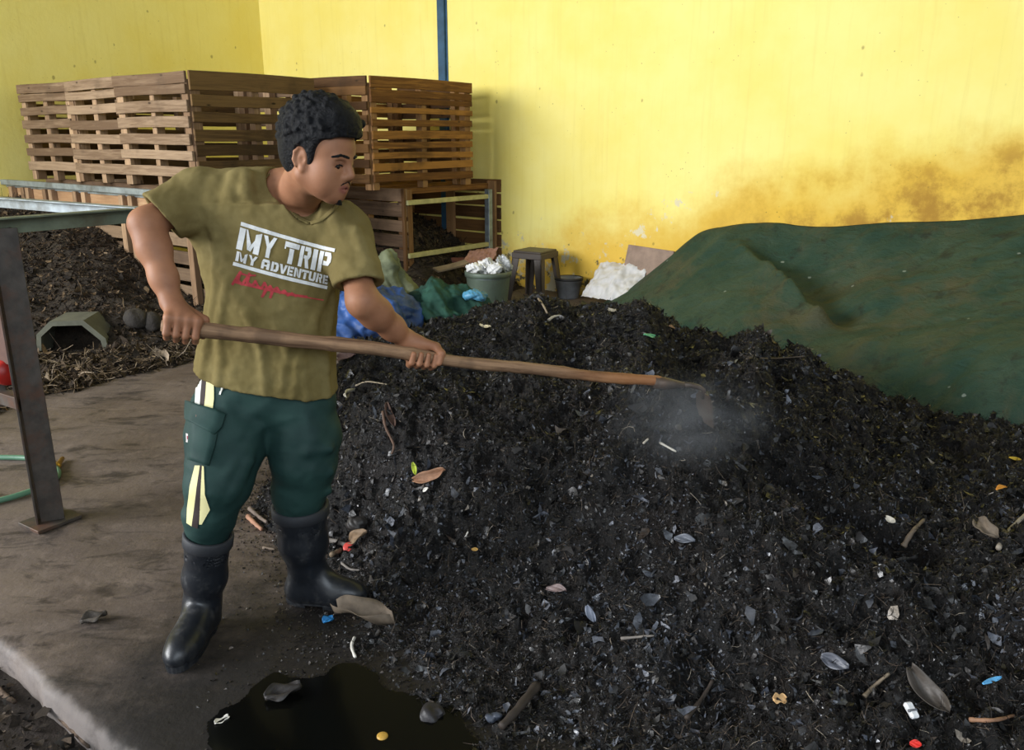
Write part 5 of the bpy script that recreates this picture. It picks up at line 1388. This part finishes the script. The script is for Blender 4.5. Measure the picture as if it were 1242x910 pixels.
o = crumple('plastic_sheet', W(452, 380, 6.45), (0.36, 0.26, 0.20), cloth_mat('blue_tarpaulin', srgb(50, 84, 142), 0.5, dirt=srgb(38, 46, 60)), None, 0.32, 3.2, 3, 0.012, [((-0.22, -0.1, -0.1), (0.22, 0.2, 0.16)), ((0.18, 0.05, -0.05), (0.2, 0.2, 0.2)), ((0.02, 0.12, 0.1), (0.22, 0.14, 0.10))])
tag(o, 'crumpled blue tarpaulin behind the man, left of the green cloth', 'tarpaulin')
o = crumple('cloth_bundle', W(538, 360, 6.75), (0.26, 0.22, 0.15), cloth_mat('dark_green_cloth', srgb(44, 78, 66), 0.85, 0.2, srgb(36, 50, 44)), None, 0.4, 4.0, 5, 0.011, [((0.22, -0.02, -0.06), (0.2, 0.16, 0.09)), ((-0.04, -0.18, -0.10), (0.3, 0.14, 0.09))])
tag(o, 'crumpled dark green cloth bundle before the green bucket', 'cloth bundle')
o = crumple('plastic_scrap', W(578, 358, 6.6), (0.11, 0.07, 0.045), cloth_mat('sky_blue_plastic', srgb(78, 138, 170), 0.4), None, 0.6, 9, 6, 0.007)
tag(o, 'small sky blue plastic scrap lying at the right end of the green cloth', 'plastic scrap')
o = crumple('filled_sack', W(470, 332, 7.1), (0.17, 0.16, 0.25), cloth_mat('grey_green_sacking', srgb(112, 118, 92), 0.85, 0.2, srgb(84, 84, 64)), None, 0.3, 3.5, 7, 0.012, [((0.06, 0, -0.15), (0.2, 0.18, 0.16))])
tag(o, 'grey green filled sack leaning on the rack beside his sleeve', 'sack')
o = crumple('timber_offcut', W(468, 386, 6.2), (0.10, 0.06, 0.05), wood_oz, None, 0.2, 6, 8, 0.01); tag(o, 'pale wooden block under the blue tarpaulin', 'wood block')
# bucket of rubbish
bk = W(592, 330, 7.45); bkz = bk[2] + 0.01
plastic_g = simple('grey_green_plastic', srgb(98, 112, 98), 0.5, 0.15, 6, 0.08, dirt=srgb(80, 84, 72))
mb = MB(); mb.lathe([(0.0, 0.0), (0.165, 0.0), (0.17, 0.01), (0.200, bkz - 0.05), (0.202, bkz - 0.045), (0.212, bkz - 0.045), (0.214, bkz), (0.204, bkz + 0.004), (0.198, bkz - 0.01), (0.165, 0.02), (0, 0.02)], (bk[0], bk[1], 0.0), 40)
bucket = mb.build('bucket', plastic_g, None, True); tag(bucket, 'grey green plastic bucket heaped with white rubbish beside the stool', 'bucket')
mb = MB(); mb.tube([(bk[0] + 0.2 * math.cos(a), bk[1] + 0.2 * math.sin(a), bkz - 0.03 - 0.02 * math.sin((a - math.pi) / math.pi * math.pi)) for a in np.linspace(math.pi, 2 * math.pi, 24)], 0.004, 8); mb.build('handle', galv, bucket, True)
wp = cloth_mat('white_plastic', srgb(222, 222, 220), 0.4)
for i, (dx, dy, r, lab, nm) in enumerate(((-0.12, -0.04, (0.075, 0.06, 0.045), 'white crumpled plastic at the left rim of the bucket', 'plastic_bag'), (-0.02, 0.0, (0.08, 0.07, 0.075), 'white crumpled plastic peaking in the middle of the bucket', 'plastic_bag'),
                                     (0.07, -0.06, (0.07, 0.06, 0.05), 'white crumpled plastic right of the peak in the bucket', 'plastic_bag'))):
    o = crumple(nm, (bk[0] + dx, bk[1] + dy, bkz + 0.03), r, wp, None, 0.7, 14, 20 + i, 0.006); tag(o, lab, 'plastic bag', 'rubbish in the bucket')
clr = NT('cloudy_plastic_film'); clr_m = clr.out(srgb(196, 200, 202), 0.2, 0, 0.6, Transmission_Weight=0.35, Alpha=0.85)
o = crumple('plastic_bag', (bk[0] + 0.14, bk[1] + 0.02, bkz + 0.055), (0.085, 0.075, 0.075), clr_m, None, 0.6, 12, 26, 0.006); tag(o, 'cloudy see-through plastic bag on the right of the bucket', 'plastic bag', 'rubbish in the bucket')
# stool
sx, sy, _z = W(649, 310, 7.95); st_h = 0.475
stool = empty('stool', (sx, sy, 0), R(-33)); tag(stool, 'dark brown plastic stool by the wall, beside the heap crest', 'stool')
pb = NT('brown_plastic_weave'); _v = pb.obj(); _w = pb.n('ShaderNodeTexChecker'); pb.put(_w.inputs[0], _v); _w.inputs['Scale'].default_value = 70
pb.bump(_w.outputs['Fac'], 0.3, 0.003); brown_pl = pb.out(srgb(74, 66, 60), 0.5, 0, 0.4)
mb = MB(); mb.box(-0.155, 0.155, -0.155, 0.155, st_h - 0.022, st_h, bev=0.008); mb.box(-0.165, 0.165, -0.165, 0.165, st_h - 0.075, st_h - 0.018, bev=0.006); mb.build('seat', brown_pl, stool)
for (a, b) in ((1, 1), (1, -1), (-1, 1), (-1, -1)):
    mb = MB()
    t0, t1 = 0.158, 0.205; w0, w1 = 0.075, 0.055
    for ax_ in (0, 1):
        # two thin flanges meeting at the corner
        def pt_(tt, wd, z, inset):
            c = Vector((a * tt, b * tt, z)); 
            e = Vector((-a * wd, 0, 0)) if ax_ == 0 else Vector((0, -b * wd, 0)); return c, c + e
        p0, p1 = pt_(t0, w0, st_h - 0.06, 0); q0, q1 = pt_(t1, w1, 0.0, 0)
        mb.prism([p0, p1, q1, q0], (Vector((0, -b, 0)) if ax_ == 0 else Vector((-a, 0, 0))) * 0.012)
    mb.build('leg', brown_pl, stool)
# small pail, white sack, board
px_ = W(690, 338, 7.98)
mb = MB(); z1 = px_[2] + 0.01; mb.lathe([(0, 0), (0.095, 0), (0.10, 0.01), (0.125, z1 - 0.03), (0.135, z1 - 0.03), (0.137, z1), (0.125, z1), (0.098, 0.02), (0, 0.02)], (px_[0], px_[1], 0), 32)
pail = mb.build('pail', simple('grey_plastic', srgb(120, 122, 124), 0.5), None, True); tag(pail, 'small grey pail with a dark rim, between stool and white sack', 'pail')
mb = MB(); mb.lathe([(0.126, z1 - 0.02), (0.140, z1 - 0.02), (0.142, z1 + 0.005), (0.126, z1 + 0.006)], (px_[0], px_[1], 0), 32); mb.build('rim', simple('black_plastic', srgb(40, 38, 36), 0.5), pail, True)
def soft_sheet(name, c, ux, uy, w_, h_, mat, sag, seed, nx=44, ny=36, th=0.02):
    """a slack flat bag: two skins joined at the edges"""
    u, v = np.meshgrid(np.linspace(-1, 1, nx), np.linspace(0, 1, ny), indexing='ij')
    ux = np.array(ux, float); uy = np.array(uy, float); ux /= np.linalg.norm(ux); uy /= np.linalg.norm(uy); nn = np.cross(ux, uy)
    puff = (1 - u ** 4) * (1 - (2 * v - 1) ** 4) * th
    wv = sag * (fbm(u + v * 0.4, v - u * 0.3, 2.2, 4, 0.55, seed) + 0.8 * np.abs(fbm(u * 0.8 - v, v * 0.7 + u, 3.1, 3, 0.5, seed + 3)))
    P0 = np.array(c) + (u * w_ / 2 * (1 + 0.08 * fbm(v * 3, v * 0, 1.3, 2, 0.5, seed)))[..., None] * ux + (v * h_ * (1 + 0.10 * fbm(u, u * 0, 1.6, 3, 0.5, seed + 1)))[..., None] * uy
    out = []
    for sg in (1, -1): out.append(P0 + ((wv + sg * puff))[..., None] * nn)
    n_, m__ = u.shape; idx = np.arange(n_ * m__).reshape(n_, m__)
    F1 = np.stack([idx[:-1, :-1], idx[1:, :-1], idx[1:, 1:], idx[:-1, 1:]], -1).reshape(-1, 4)
    V = np.concatenate([out[0].reshape(-1, 3), out[1].reshape(-1, 3)]); F = np.concatenate([F1, F1[:, ::-1] + n_ * m__])
    V[:, 2] = np.maximum(V[:, 2], 0.004)
    return link(name, np_mesh(name, V, F), mat)
wsp = Vector(W(731, 357, 7.75)); 
o = soft_sheet('white_sack', (wsp.x, wsp.y - 0.22, 0.06), A, B * 0.55 + Vector((0, 0, 0.5)), 0.52, 0.44, simple('white_woven_sack', srgb(206, 204, 202), 0.6, 0.08, 8, 0.2), 0.05, 12, th=0.03)
tag(o, 'empty white woven sack slumped against the foot of the wall', 'sack')
bc = Vector(W(788, 335, 7.7)); s_b = (bc - CORNER).dot(A)
M_ = Matrix.Translation(CORNER + A * s_b - B * 0.16) @ Matrix.Rotation(ROOM, 4, 'Z') @ Matrix.Rotation(R(-14), 4, 'X') @ Matrix.Rotation(R(3), 4, 'Y')
mb = MB(); mb.box(-0.24, 0.24, 0, 0.018, 0.02, 0.55, bev=0.003); o = mb.build('board', simple('stained_board', srgb(150, 128, 112), 0.8, 0.2, 7, 0.2, dirt=srgb(108, 90, 76)))
o.matrix_world = M_; tag(o, 'stained pinkish board leaning on the wall beside the green sheet', 'board')
o = soft_sheet('cardboard_sheet', W(577, 322, 7.75), (0.95, -0.2, 0.12), (0.25, 0.5, 0.42), 0.30, 0.22, simple('brown_cardboard', srgb(142, 104, 84), 0.8, 0.2, 8), 0.03, 17, th=0.004); tag(o, 'torn brown cardboard sheet on the straw behind the bucket', 'cardboard')
for i, (a, b, lab) in enumerate((((528, 328, 7.5), (566, 318, 7.7), 'pale grey plank lying on the straw left of the bucket'), ((548, 316, 7.9), (600, 314, 8.0), 'dark red plank on the straw behind the bucket'))):
    mb = MB(); mb.bar(W(*a), W(*b), 0.09, 0.018, (0, -0.3, 1), warp=0.004, seg=4); o = mb.build('plank', [simple('weathered_plank', srgb(128, 112, 92), 0.8), simple('dark_red_plank', srgb(84, 44, 38), 0.7)][i]); tag(o, lab, 'plank')
# ================================================================== litter on the heap and the floor
def hit(px, py):
    d = ray(px, py).normalized(); h = heap_bvh.ray_cast(Vector((0, 0, CAM_H)), d)
    g = PZ(px, py)
    if h[0] is None or (g - Vector((0, 0, CAM_H))).length < (h[0] - Vector((0, 0, CAM_H))).length: return g, Vector((0, 0, 1))
    nn = h[1] if h[1].z > 0 else -h[1]
    nn = (nn + Vector((0, -0.4, 0.6))).normalized()
    return h[0] + nn * 0.007, nn
def plain(name, col, rough=0.7): return simple(name, col, rough, 0.2, 30, 0.15)
_mats = {}
def pm(col, rough=0.7):
    k = (col, rough)
    if k not in _mats: _mats[k] = simple('litter_tone', srgb(*col), rough, 0.22, 30, 0.2)
    return _mats[k]
def leaf(name, cat, label, a, b, wd, mat, curl=0.4, lift=0.012, group=None, lobes=0.0, nx=14, ny=7, seed=0, th=0.0012):
    """a bent leaf, scrap or peel from picture point a to b"""
    pa, na = hit(*a); pb, nb = hit(*b)
    T = (pb - pa); L = T.length; T.normalize(); N = (na + nb).normalized(); N = (N - T * N.dot(T)).normalized(); S = N.cross(T)
    rg_ = np.random.default_rng(seed + 100); bm = bmesh.new(); g = []
    ph = rg_.uniform(0, 6, 4)
    for i in range(nx + 1):
        t = i / nx; w_ = wd * (math.sin(math.pi * min(max(0.06 + 0.9 * t, 0), 1)) ** 0.7) * (1 + lobes * math.sin(9 * t + ph[0])); row = []
        for j in range(ny + 1):
            s = j / ny * 2 - 1
            z = lift + curl * wd * (s * s) * 0.5 + 0.16 * curl * L * math.sin(3.1 * t + ph[1]) + 0.10 * wd * math.sin(5 * s + 7 * t + ph[2])
            row.append(bm.verts.new(pa + T * (L * t) + S * (w_ * s * 0.5 + 0.1 * L * math.sin(2.5 * t + ph[3]) * curl) + N * z))
        g.append(row)
    for i in range(nx):
        for j in range(ny): bm.faces.new((g[i][j], g[i + 1][j], g[i + 1][j + 1], g[i][j + 1]))
    me = bpy.data.meshes.new(name); bm.to_mesh(me); bm.free(); me.shade_smooth()
    o = link(name, me, mat); m = o.modifiers.new('thick', 'SOLIDIFY'); m.thickness = th; m.offset = 0
    return tag(o, label, cat, group)
def stick(name, cat, label, pts, r, mat, lift=None, group=None, taper=0.6, n=9):
    ps = []
    for q in pts:
        p, nn = hit(*q); ps.append(p + nn * (r * 0.8 if lift is None else lift))
    out = []
    for i in range(len(ps) - 1):
        p0, p1, p2, p3 = ps[max(i - 1, 0)], ps[i], ps[i + 1], ps[min(i + 2, len(ps) - 1)]
        for k in range(6):
            t = k / 6; out.append(0.5 * ((2 * p1) + (p2 - p0) * t + (2 * p0 - 5 * p1 + 4 * p2 - p3) * t * t + (3 * p1 - p0 - 3 * p2 + p3) * t ** 3))
    out.append(ps[-1])
    m = len(out); mb = MB(); rad = [r * (1 - (1 - taper) * i / (m - 1)) * (1 + 0.12 * math.sin(i * 1.9)) for i in range(m)]
    mb.tube(out, rad, n); o = mb.build(name, mat, None, True)
    return tag(o, label, cat, group)
bark = NT('twig_bark'); _v = bark.pos(); _n = bark.noise(_v, 40, 6, 0.7)
bark.bump(_n, 0.4, 0.004); bark_m = bark.out(bark.mix(bark.remap(_n, 0.3, 0.7), srgb(62, 50, 42), srgb(112, 94, 78)), 0.8, 0, 0.25)
pale_b = pm((176, 162, 140)); dark_b = pm((54, 46, 40)); grey_b = pm((110, 104, 98)); bone = pm((204, 200, 190), 0.5)
# dry leaves
leaf('dry_leaf', 'leaf', 'brown curled dry leaf on the cut face, right of the yellow green one', (507, 584), (541, 570), 0.045, pm((150, 112, 86)), 0.7, 0.015, lobes=0.15, seed=1)
leaf('green_leaf', 'leaf', 'small yellow green leaf on the cut face of the heap', (501, 563), (506, 578), 0.018, pm((172, 186, 60), 0.5), 0.5, 0.010, seed=2)
leaf('dry_leaf', 'leaf', 'big grey brown crumpled leaf before the left boot toe', (418, 757), (474, 762), 0.08, pm((104, 91, 76)), 1.1, 0.022, lobes=0.3, seed=3)
leaf('dark_leaf', 'leaf', 'large dark leaf lying in the puddle', (322, 856), (366, 842), 0.07, pm((46, 43, 42), 0.5), 0.2, 0.026, lobes=0.12, seed=4)
leaf('dark_leaf', 'leaf', 'flat dark leaf alone on the bare concrete left of the right boot', (98, 758), (130, 747), 0.06, pm((66, 60, 54)), 0.3, 0.008, lobes=0.2, seed=5)
leaf('dry_leaf', 'leaf', 'tan leaf among the sticks beside the left boot', (432, 660), (450, 646), 0.05, pm((112, 92, 70)), 0.5, 0.018, seed=6)
leaf('dry_leaf', 'leaf', 'long dark curled leaf low on the right of the heap', (1108, 815), (1150, 872), 0.055, pm((70, 64, 58), 0.5), 0.8, 0.02, seed=7)
leaf('dry_leaf', 'leaf', 'grey slate coloured leaf piece left of the long curled leaf', (994, 800), (1030, 813), 0.04, pm((86, 88, 96), 0.4), 0.5, 0.012, seed=8)
leaf('white_leaf', 'leaf', 'slender silvery leaf on the heap right of his shirt hem', (423, 473), (438, 487), 0.020, bone, 0.6, 0.012, seed=9)
leaf('dry_leaf', 'leaf', 'pale leaf on the crest above the hoe handle', (582, 397), (597, 399), 0.022, pm((196, 184, 150)), 0.4, 0.010, seed=10)
leaf('dry_leaf', 'leaf', 'grey leaf low in the middle of the heap beside the broken branch', (712, 735), (722, 755), 0.025, pm((120, 126, 140), 0.35), 0.4, 0.010, seed=11)
leaf('dry_leaf', 'leaf', 'pinkish grey pointed leaf in the middle of the heap', (664, 718), (688, 722), 0.028, pm((116, 100, 98), 0.5), 0.5, 0.010, seed=12)
leaf('dry_leaf', 'leaf', 'ragged brown leaf clump right of the trench', (1188, 640), (1212, 656), 0.05, pm((104, 92, 78)), 0.7, 0.015, lobes=0.2, seed=13)
leaf('dry_leaf', 'leaf', 'purple brown leaf on the heap between handle and blue tarpaulin', (415, 437), (432, 432), 0.05, pm((92, 70, 66)), 0.5, 0.012, seed=14)
leaf('dry_leaf', 'leaf', 'hanging brown leaf stalk on the cut face under his left hand', (470, 492), (476, 522), 0.03, pm((84, 62, 52)), 0.7, 0.014, seed=15)
leaf('dry_leaf', 'leaf', 'light flat leaf scrap beside the trench mouth', (818, 655), (842, 662), 0.03, pm((88, 92, 100), 0.4), 0.5, 0.010, seed=16)
# coloured scraps
S_ = lambda *a, **k: leaf(*a, **k)
S_('blue_wrapper', 'wrapper', 'bright blue wrapper on the floor before the left boot', (392, 760), (405, 755), 0.035, pm((44, 120, 178), 0.35), 0.6, 0.012, seed=20)
S_('paper_scrap', 'scrap', 'turquoise paper scrap on the crest of the heap', (776, 409), (798, 408), 0.022, pm((120, 196, 150), 0.5), 0.4, 0.010, seed=21)
S_('blue_strip', 'scrap', 'light blue plastic strip at the lower right', (1189, 833), (1212, 823), 0.012, pm((96, 168, 214), 0.4), 0.2, 0.010, seed=22)
S_('orange_peel', 'peel', 'orange peel scrap high on the right of the heap, the lower of two', (1207, 600), (1217, 594), 0.018, pm((222, 150, 60), 0.5), 0.5, 0.010, 'peel on the heap', seed=23)
S_('yellow_peel', 'peel', 'yellow peel scrap high on the right of the heap, the upper of two', (1221, 556), (1234, 560), 0.014, pm((196, 162, 50), 0.5), 0.4, 0.010, 'peel on the heap', seed=24)
S_('white_scrap', 'scrap', 'torn white plastic scrap on the wet floor left of the puddle leaf', (262, 884), (278, 874), 0.022, bone, 0.6, 0.012, lobes=0.3, seed=25)
S_('white_scrap', 'scrap', 'tiny white scrap on the cut face below the brown leaf', (515, 598), (521, 594), 0.014, bone, 0.4, 0.008, seed=26)
S_('pale_scrap', 'scrap', 'orange and cream shell scrap low on the right of the heap', (934, 850), (950, 853), 0.028, pm((206, 166, 116)), 0.5, 0.012, lobes=0.3, seed=27)
S_('white_scrap', 'scrap', 'cream scrap at the end of the trench', (1075, 632), (1087, 636), 0.022, pm((190, 184, 170)), 0.5, 0.012, seed=28)
S_('red_scrap', 'scrap', 'red scrap at the very bottom right', (1104, 905), (1116, 906), 0.018, pm((190, 44, 36), 0.4), 0.4, 0.010, seed=29)
S_('tan_scrap', 'scrap', 'small tan scrap on the heap beside the tarpaulin crease', (808, 399), (815, 400), 0.02, pm((160, 128, 100)), 0.4, 0.010, seed=30)
S_('white_scrap', 'scrap', 'whitish scrap on the crest right of the pale stalk', (738, 378), (750, 381), 0.025, pm((150, 144, 130)), 0.4, 0.010, seed=31)
S_('yellow_scrap', 'scrap', 'yellow ochre chip left of the middle of the heap', (572, 667), (580, 668), 0.012, pm((170, 134, 70)), 0.3, 0.008, seed=32)
# caps, stones
def cap_thing(name, label, px, py, r, h, mat):
    p, n = hit(px, py); mb = MB(); mb.lathe([(0, h), (r * 0.8, h), (r * 0.97, h * 0.85), (r, 0), (r * 0.9, 0), (r * 0.86, h * 0.7), (0, h * 0.7)], (0, 0, 0), 24)
    o = mb.build(name, mat, None, True); o.location = p + n * (0.016 if py < 700 else 0.004); o.rotation_mode = 'QUATERNION'; o.rotation_quaternion = n.to_track_quat('Z', 'Y'); return tag(o, label, 'bottle cap')
cap_thing('bottle_cap', 'yellow bottle cap lying in the puddle', 464, 898, 0.015, 0.012, pm((190, 150, 70), 0.35))
cap_thing('bottle_cap', 'coral red bottle cap at the end of the stick by the left boot', 424, 668, 0.020, 0.014, pm((206, 74, 66), 0.4))
p, nn = hit(1102, 864); mb = MB(); mb.box(-0.012, 0.012, -0.02, 0.02, -0.004, 0.010, bev=0.004); o = mb.build('plastic_chip', pm((232, 232, 232), 0.25)); o.location = p + nn * 0.008; o.rotation_euler = (0.5, 0.1, 0.3)
mb = MB(); mb.box(-0.013, 0.013, -0.006, 0.002, 0.003, 0.0108, bev=0.002); mb.build('band', pm((110, 112, 118), 0.3), o); tag(o, 'shiny white plastic chip low on the right of the heap', 'plastic chip')
for i, (px, py, r, lab) in enumerate(((435, 636, (0.035, 0.03, 0.025), 'dark rounded seed pod above the sticks by the left boot'), (527, 870, (0.03, 0.028, 0.022), 'dark lump on the puddle edge beside the heap foot'), (600, 872, (0.022, 0.016, 0.014), 'small slate blue lump at the heap foot'))):
    p, nn = hit(px, py); tag(rock('clod', p + nn * r[2] * 0.5, r, seed=30 + i, mat=pm(((40, 37, 35), (40, 38, 40), (66, 72, 84))[i], 0.5), h=0.003, amp=0.45), lab, 'clod')
# sticks
stick('stick', 'stick', 'thick grey stick behind the coral red cap, by the left boot', [(388, 659), (405, 660), (424, 664)], 0.011, grey_b, taper=0.8)
stick('stick', 'stick', 'short hollow cane below the thick grey stick', [(401, 676), (413, 668)], 0.009, pm((116, 100, 80)), taper=1.0)
stick('stick', 'stick', 'grey stick left of the left boot, the upper of two', [(303, 619), (314, 629), (327, 635)], 0.010, pm((120, 106, 96)))
stick('stick', 'stick', 'pinkish stripped stick left of the left boot, the lower of two', [(301, 629), (310, 638), (318, 645)], 0.011, pm((164, 122, 98)))
stick('twig', 'twig', 'bent dark twig on the floor below the coral red cap', [(416, 684), (426, 692), (437, 693)], 0.005, grey_b)
stick('twig', 'twig', 'short pale twig left of the boot heel', [(319, 666), (334, 668)], 0.006, pm((128, 112, 96)))
stick('stalk', 'stalk', 'white stalk standing on end below the grey brown leaf', [(430, 775), (428, 786), (431, 799)], 0.005, bone, taper=0.9)
stick('stalk', 'stalk', 'pale straight stalk in the steam below the blade', [(800, 538), (819, 550)], 0.004, pm((196, 190, 176), 0.5), taper=0.9)
stick('stalk', 'stalk', 'short pale stalk left of the straight one in the steam', [(781, 539), (788, 534)], 0.004, pm((180, 172, 156)), taper=0.9)
stick('stalk', 'stalk', 'pale stalk standing up on the crest below the bucket', [(652, 362), (657, 371), (664, 382)], 0.007, pm((150, 134, 112)))
stick('stalk', 'stalk', 'curved white stalk on the crest beside the standing one', [(664, 390), (670, 386), (678, 384)], 0.008, pm((184, 176, 160)))
stick('stalk', 'stalk', 'white sliver left of the middle of the heap', [(566, 654), (570, 646)], 0.004, bone)
stick('root', 'root', 'long thin pale root across the cut face beside his hip', [(432, 469), (446, 464), (468, 468)], 0.004, pale_b)
stick('root', 'root', 'hanging brown root on the cut face under his left hand', [(466, 500), (468, 520), (478, 540), (476, 552)], 0.006, pm((92, 70, 56)))
stick('branch', 'branch', 'broken dark branch with a pale end low in the middle', [(608, 884), (630, 862), (652, 832)], 0.010, dark_b, taper=1.4)
stick('branch', 'branch', 'pale bare stick at the right edge of the heap', [(1213, 668), (1224, 648), (1238, 630), (1250, 622)], 0.008, pm((146, 136, 122)))
stick('branch', 'branch', 'brown leaning stick right of the trench end', [(1095, 665), (1105, 648), (1120, 632)], 0.009, pm((112, 98, 84)))
stick('twig', 'twig', 'red brown twig at the lower right corner', [(1178, 877), (1200, 874), (1226, 868)], 0.006, pm((132, 98, 74)))
stick('twig', 'twig', 'straight dark twig low on the heap, middle right', [(752, 775), (792, 772)], 0.005, grey_b)
stick('twig', 'twig', 'leaning brown twig left of the slate coloured leaf', [(1046, 846), (1062, 834), (1078, 818)], 0.006, pm((104, 92, 76)))
stick('twig', 'twig', 'dark twig at the lower left of the turned mound', [(832, 872), (850, 850), (864, 826)], 0.007, dark_b)
stick('twig', 'twig', 'long dark twig lying across the top of the heap by the sheet', [(905, 437), (940, 436), (975, 434)], 0.005, pm((74, 64, 54)))
# rubbish strip below the slab edge
def gp(px, py, z=-0.075): return PZ(px, py, z)
U2 = RNG.uniform(-1.2, 1.0, 4200); V2 = -RNG.uniform(0.0, 1.2, 4200) - 0.02
gx_ = E0.x + A.x * U2 + B.x * V2; gy_ = E0.y + A.y * U2 + B.y * V2; n = len(gx_)
gz_ = -0.085 + RNG.uniform(0, 0.03, n)
o = scatter_flakes('ground_litter', gx_, gy_, gz_, np.zeros(n), np.zeros(n), np.ones(n), np.clip(RNG.lognormal(math.log(0.022), 0.5, n), 0.006, 0.07), palette(n, [(32, 28, 24), (52, 44, 36), (80, 68, 56), (112, 100, 88)], [34, 30, 14, 3]), dry_mat, None, tilt=0.5, curl=0.8)
tag(o, 'dead leaves strewn on the earth below the slab edge', 'leaf litter', kind='stuff')
def gstick(label, pts, r, mat):
    mb = MB(); mb.tube([gp(*q) for q in pts], [r, r * 1.05, r * 0.8][:len(pts)], 9); tag(mb.build('stick', mat, None, True), label, 'stick')
gstick('brown stick lying below the slab edge, the longest there', [(54, 852), (80, 878), (108, 906)], 0.007, bark_m)
gstick('short stick at the left picture edge below the slab', [(-6, 832), (6, 844), (18, 852)], 0.008, bark_m)
gstick('short stick standing against the slab edge at the bottom', [(126, 886), (129, 898), (132, 912)], 0.007, bark_m)
# ------------------------------------------------------------------ puddle in front of the boots
x, y = np.meshgrid(np.arange(-1.1, 0.3, 0.004), np.arange(1.45, 2.35, 0.004), indexing='ij')
c0 = PZ(420, 865); inside = 1 - ((x - c0.x - 0.02) / 0.34) ** 2 - ((y - c0.y + 0.10) / 0.24) ** 2 + 1.3 * fbm(x, y, 4.5, 4, 0.55, 55)
pw = NT('dark_water'); _v = pw.pos()
pw.bump(pw.noise(_v, 9, 2, 0.5), 0.02, 0.004)
pud = link('puddle', grid_mesh('puddle', x, y, np.full(x.shape, 0.0115), keep=inside > 0), pw.out((0.003, 0.003, 0.0025), 0.14, 0, 0.14))
tag(pud, 'black puddle of seepage on the floor before the boots', 'puddle', kind='stuff')
# ------------------------------------------------------------------ steam rising where the blade turns the heap
def steam(name, label, c, r, dens, seed):
    bm = bmesh.new(); bmesh.ops.create_icosphere(bm, subdivisions=3, radius=1.0); me = bpy.data.meshes.new(name); bm.to_mesh(me); bm.free()
    m = bpy.data.materials.new(name + '_vapour'); m.use_nodes = True; t = m.node_tree; t.nodes.clear()
    N_ = t.nodes.new; out = N_('ShaderNodeOutputMaterial'); pv = N_('ShaderNodeVolumePrincipled'); t.links.new(pv.outputs[0], out.inputs['Volume'])
    pv.inputs['Color'].default_value = (0.86, 0.90, 0.92, 1); pv.inputs['Anisotropy'].default_value = 0.2
    tc = N_('ShaderNodeTexCoord'); ln = N_('ShaderNodeVectorMath'); ln.operation = 'LENGTH'; t.links.new(tc.outputs['Object'], ln.inputs[0])
    mr = N_('ShaderNodeMapRange'); mr.interpolation_type = 'SMOOTHERSTEP'
    for i, v in enumerate((0.1, 0.98, 1.0, 0.0)): mr.inputs[i + 1].default_value = v
    t.links.new(ln.outputs['Value'], mr.inputs[0])
    nz = N_('ShaderNodeTexNoise'); nz.inputs['Scale'].default_value = 2.2; nz.inputs['Detail'].default_value = 4; nz.inputs['Distortion'].default_value = 0.8
    mp = N_('ShaderNodeMapping'); mp.inputs['Location'].default_value = (seed, seed * 2, 0); t.links.new(tc.outputs['Object'], mp.inputs[0]); t.links.new(mp.outputs[0], nz.inputs[0])
    m2 = N_('ShaderNodeMapRange'); m2.interpolation_type = 'SMOOTHSTEP'
    for i, v in enumerate((0.36, 0.72, 0.0, dens)): m2.inputs[i + 1].default_value = v
    t.links.new(nz.outputs[0], m2.inputs[0])
    mu = N_('ShaderNodeMath'); mu.operation = 'MULTIPLY'; t.links.new(mr.outputs[0], mu.inputs[0]); t.links.new(m2.outputs[0], mu.inputs[1]); t.links.new(mu.outputs[0], pv.inputs['Density'])
    o = link(name, me, m); o.location = c; o.scale = r; tag(o, label, 'steam', kind='stuff')
steam('steam', 'faint steam drifting up round the hoe blade', P(838, 508, 2.48), (0.36, 0.24, 0.20), 3.0, 3)
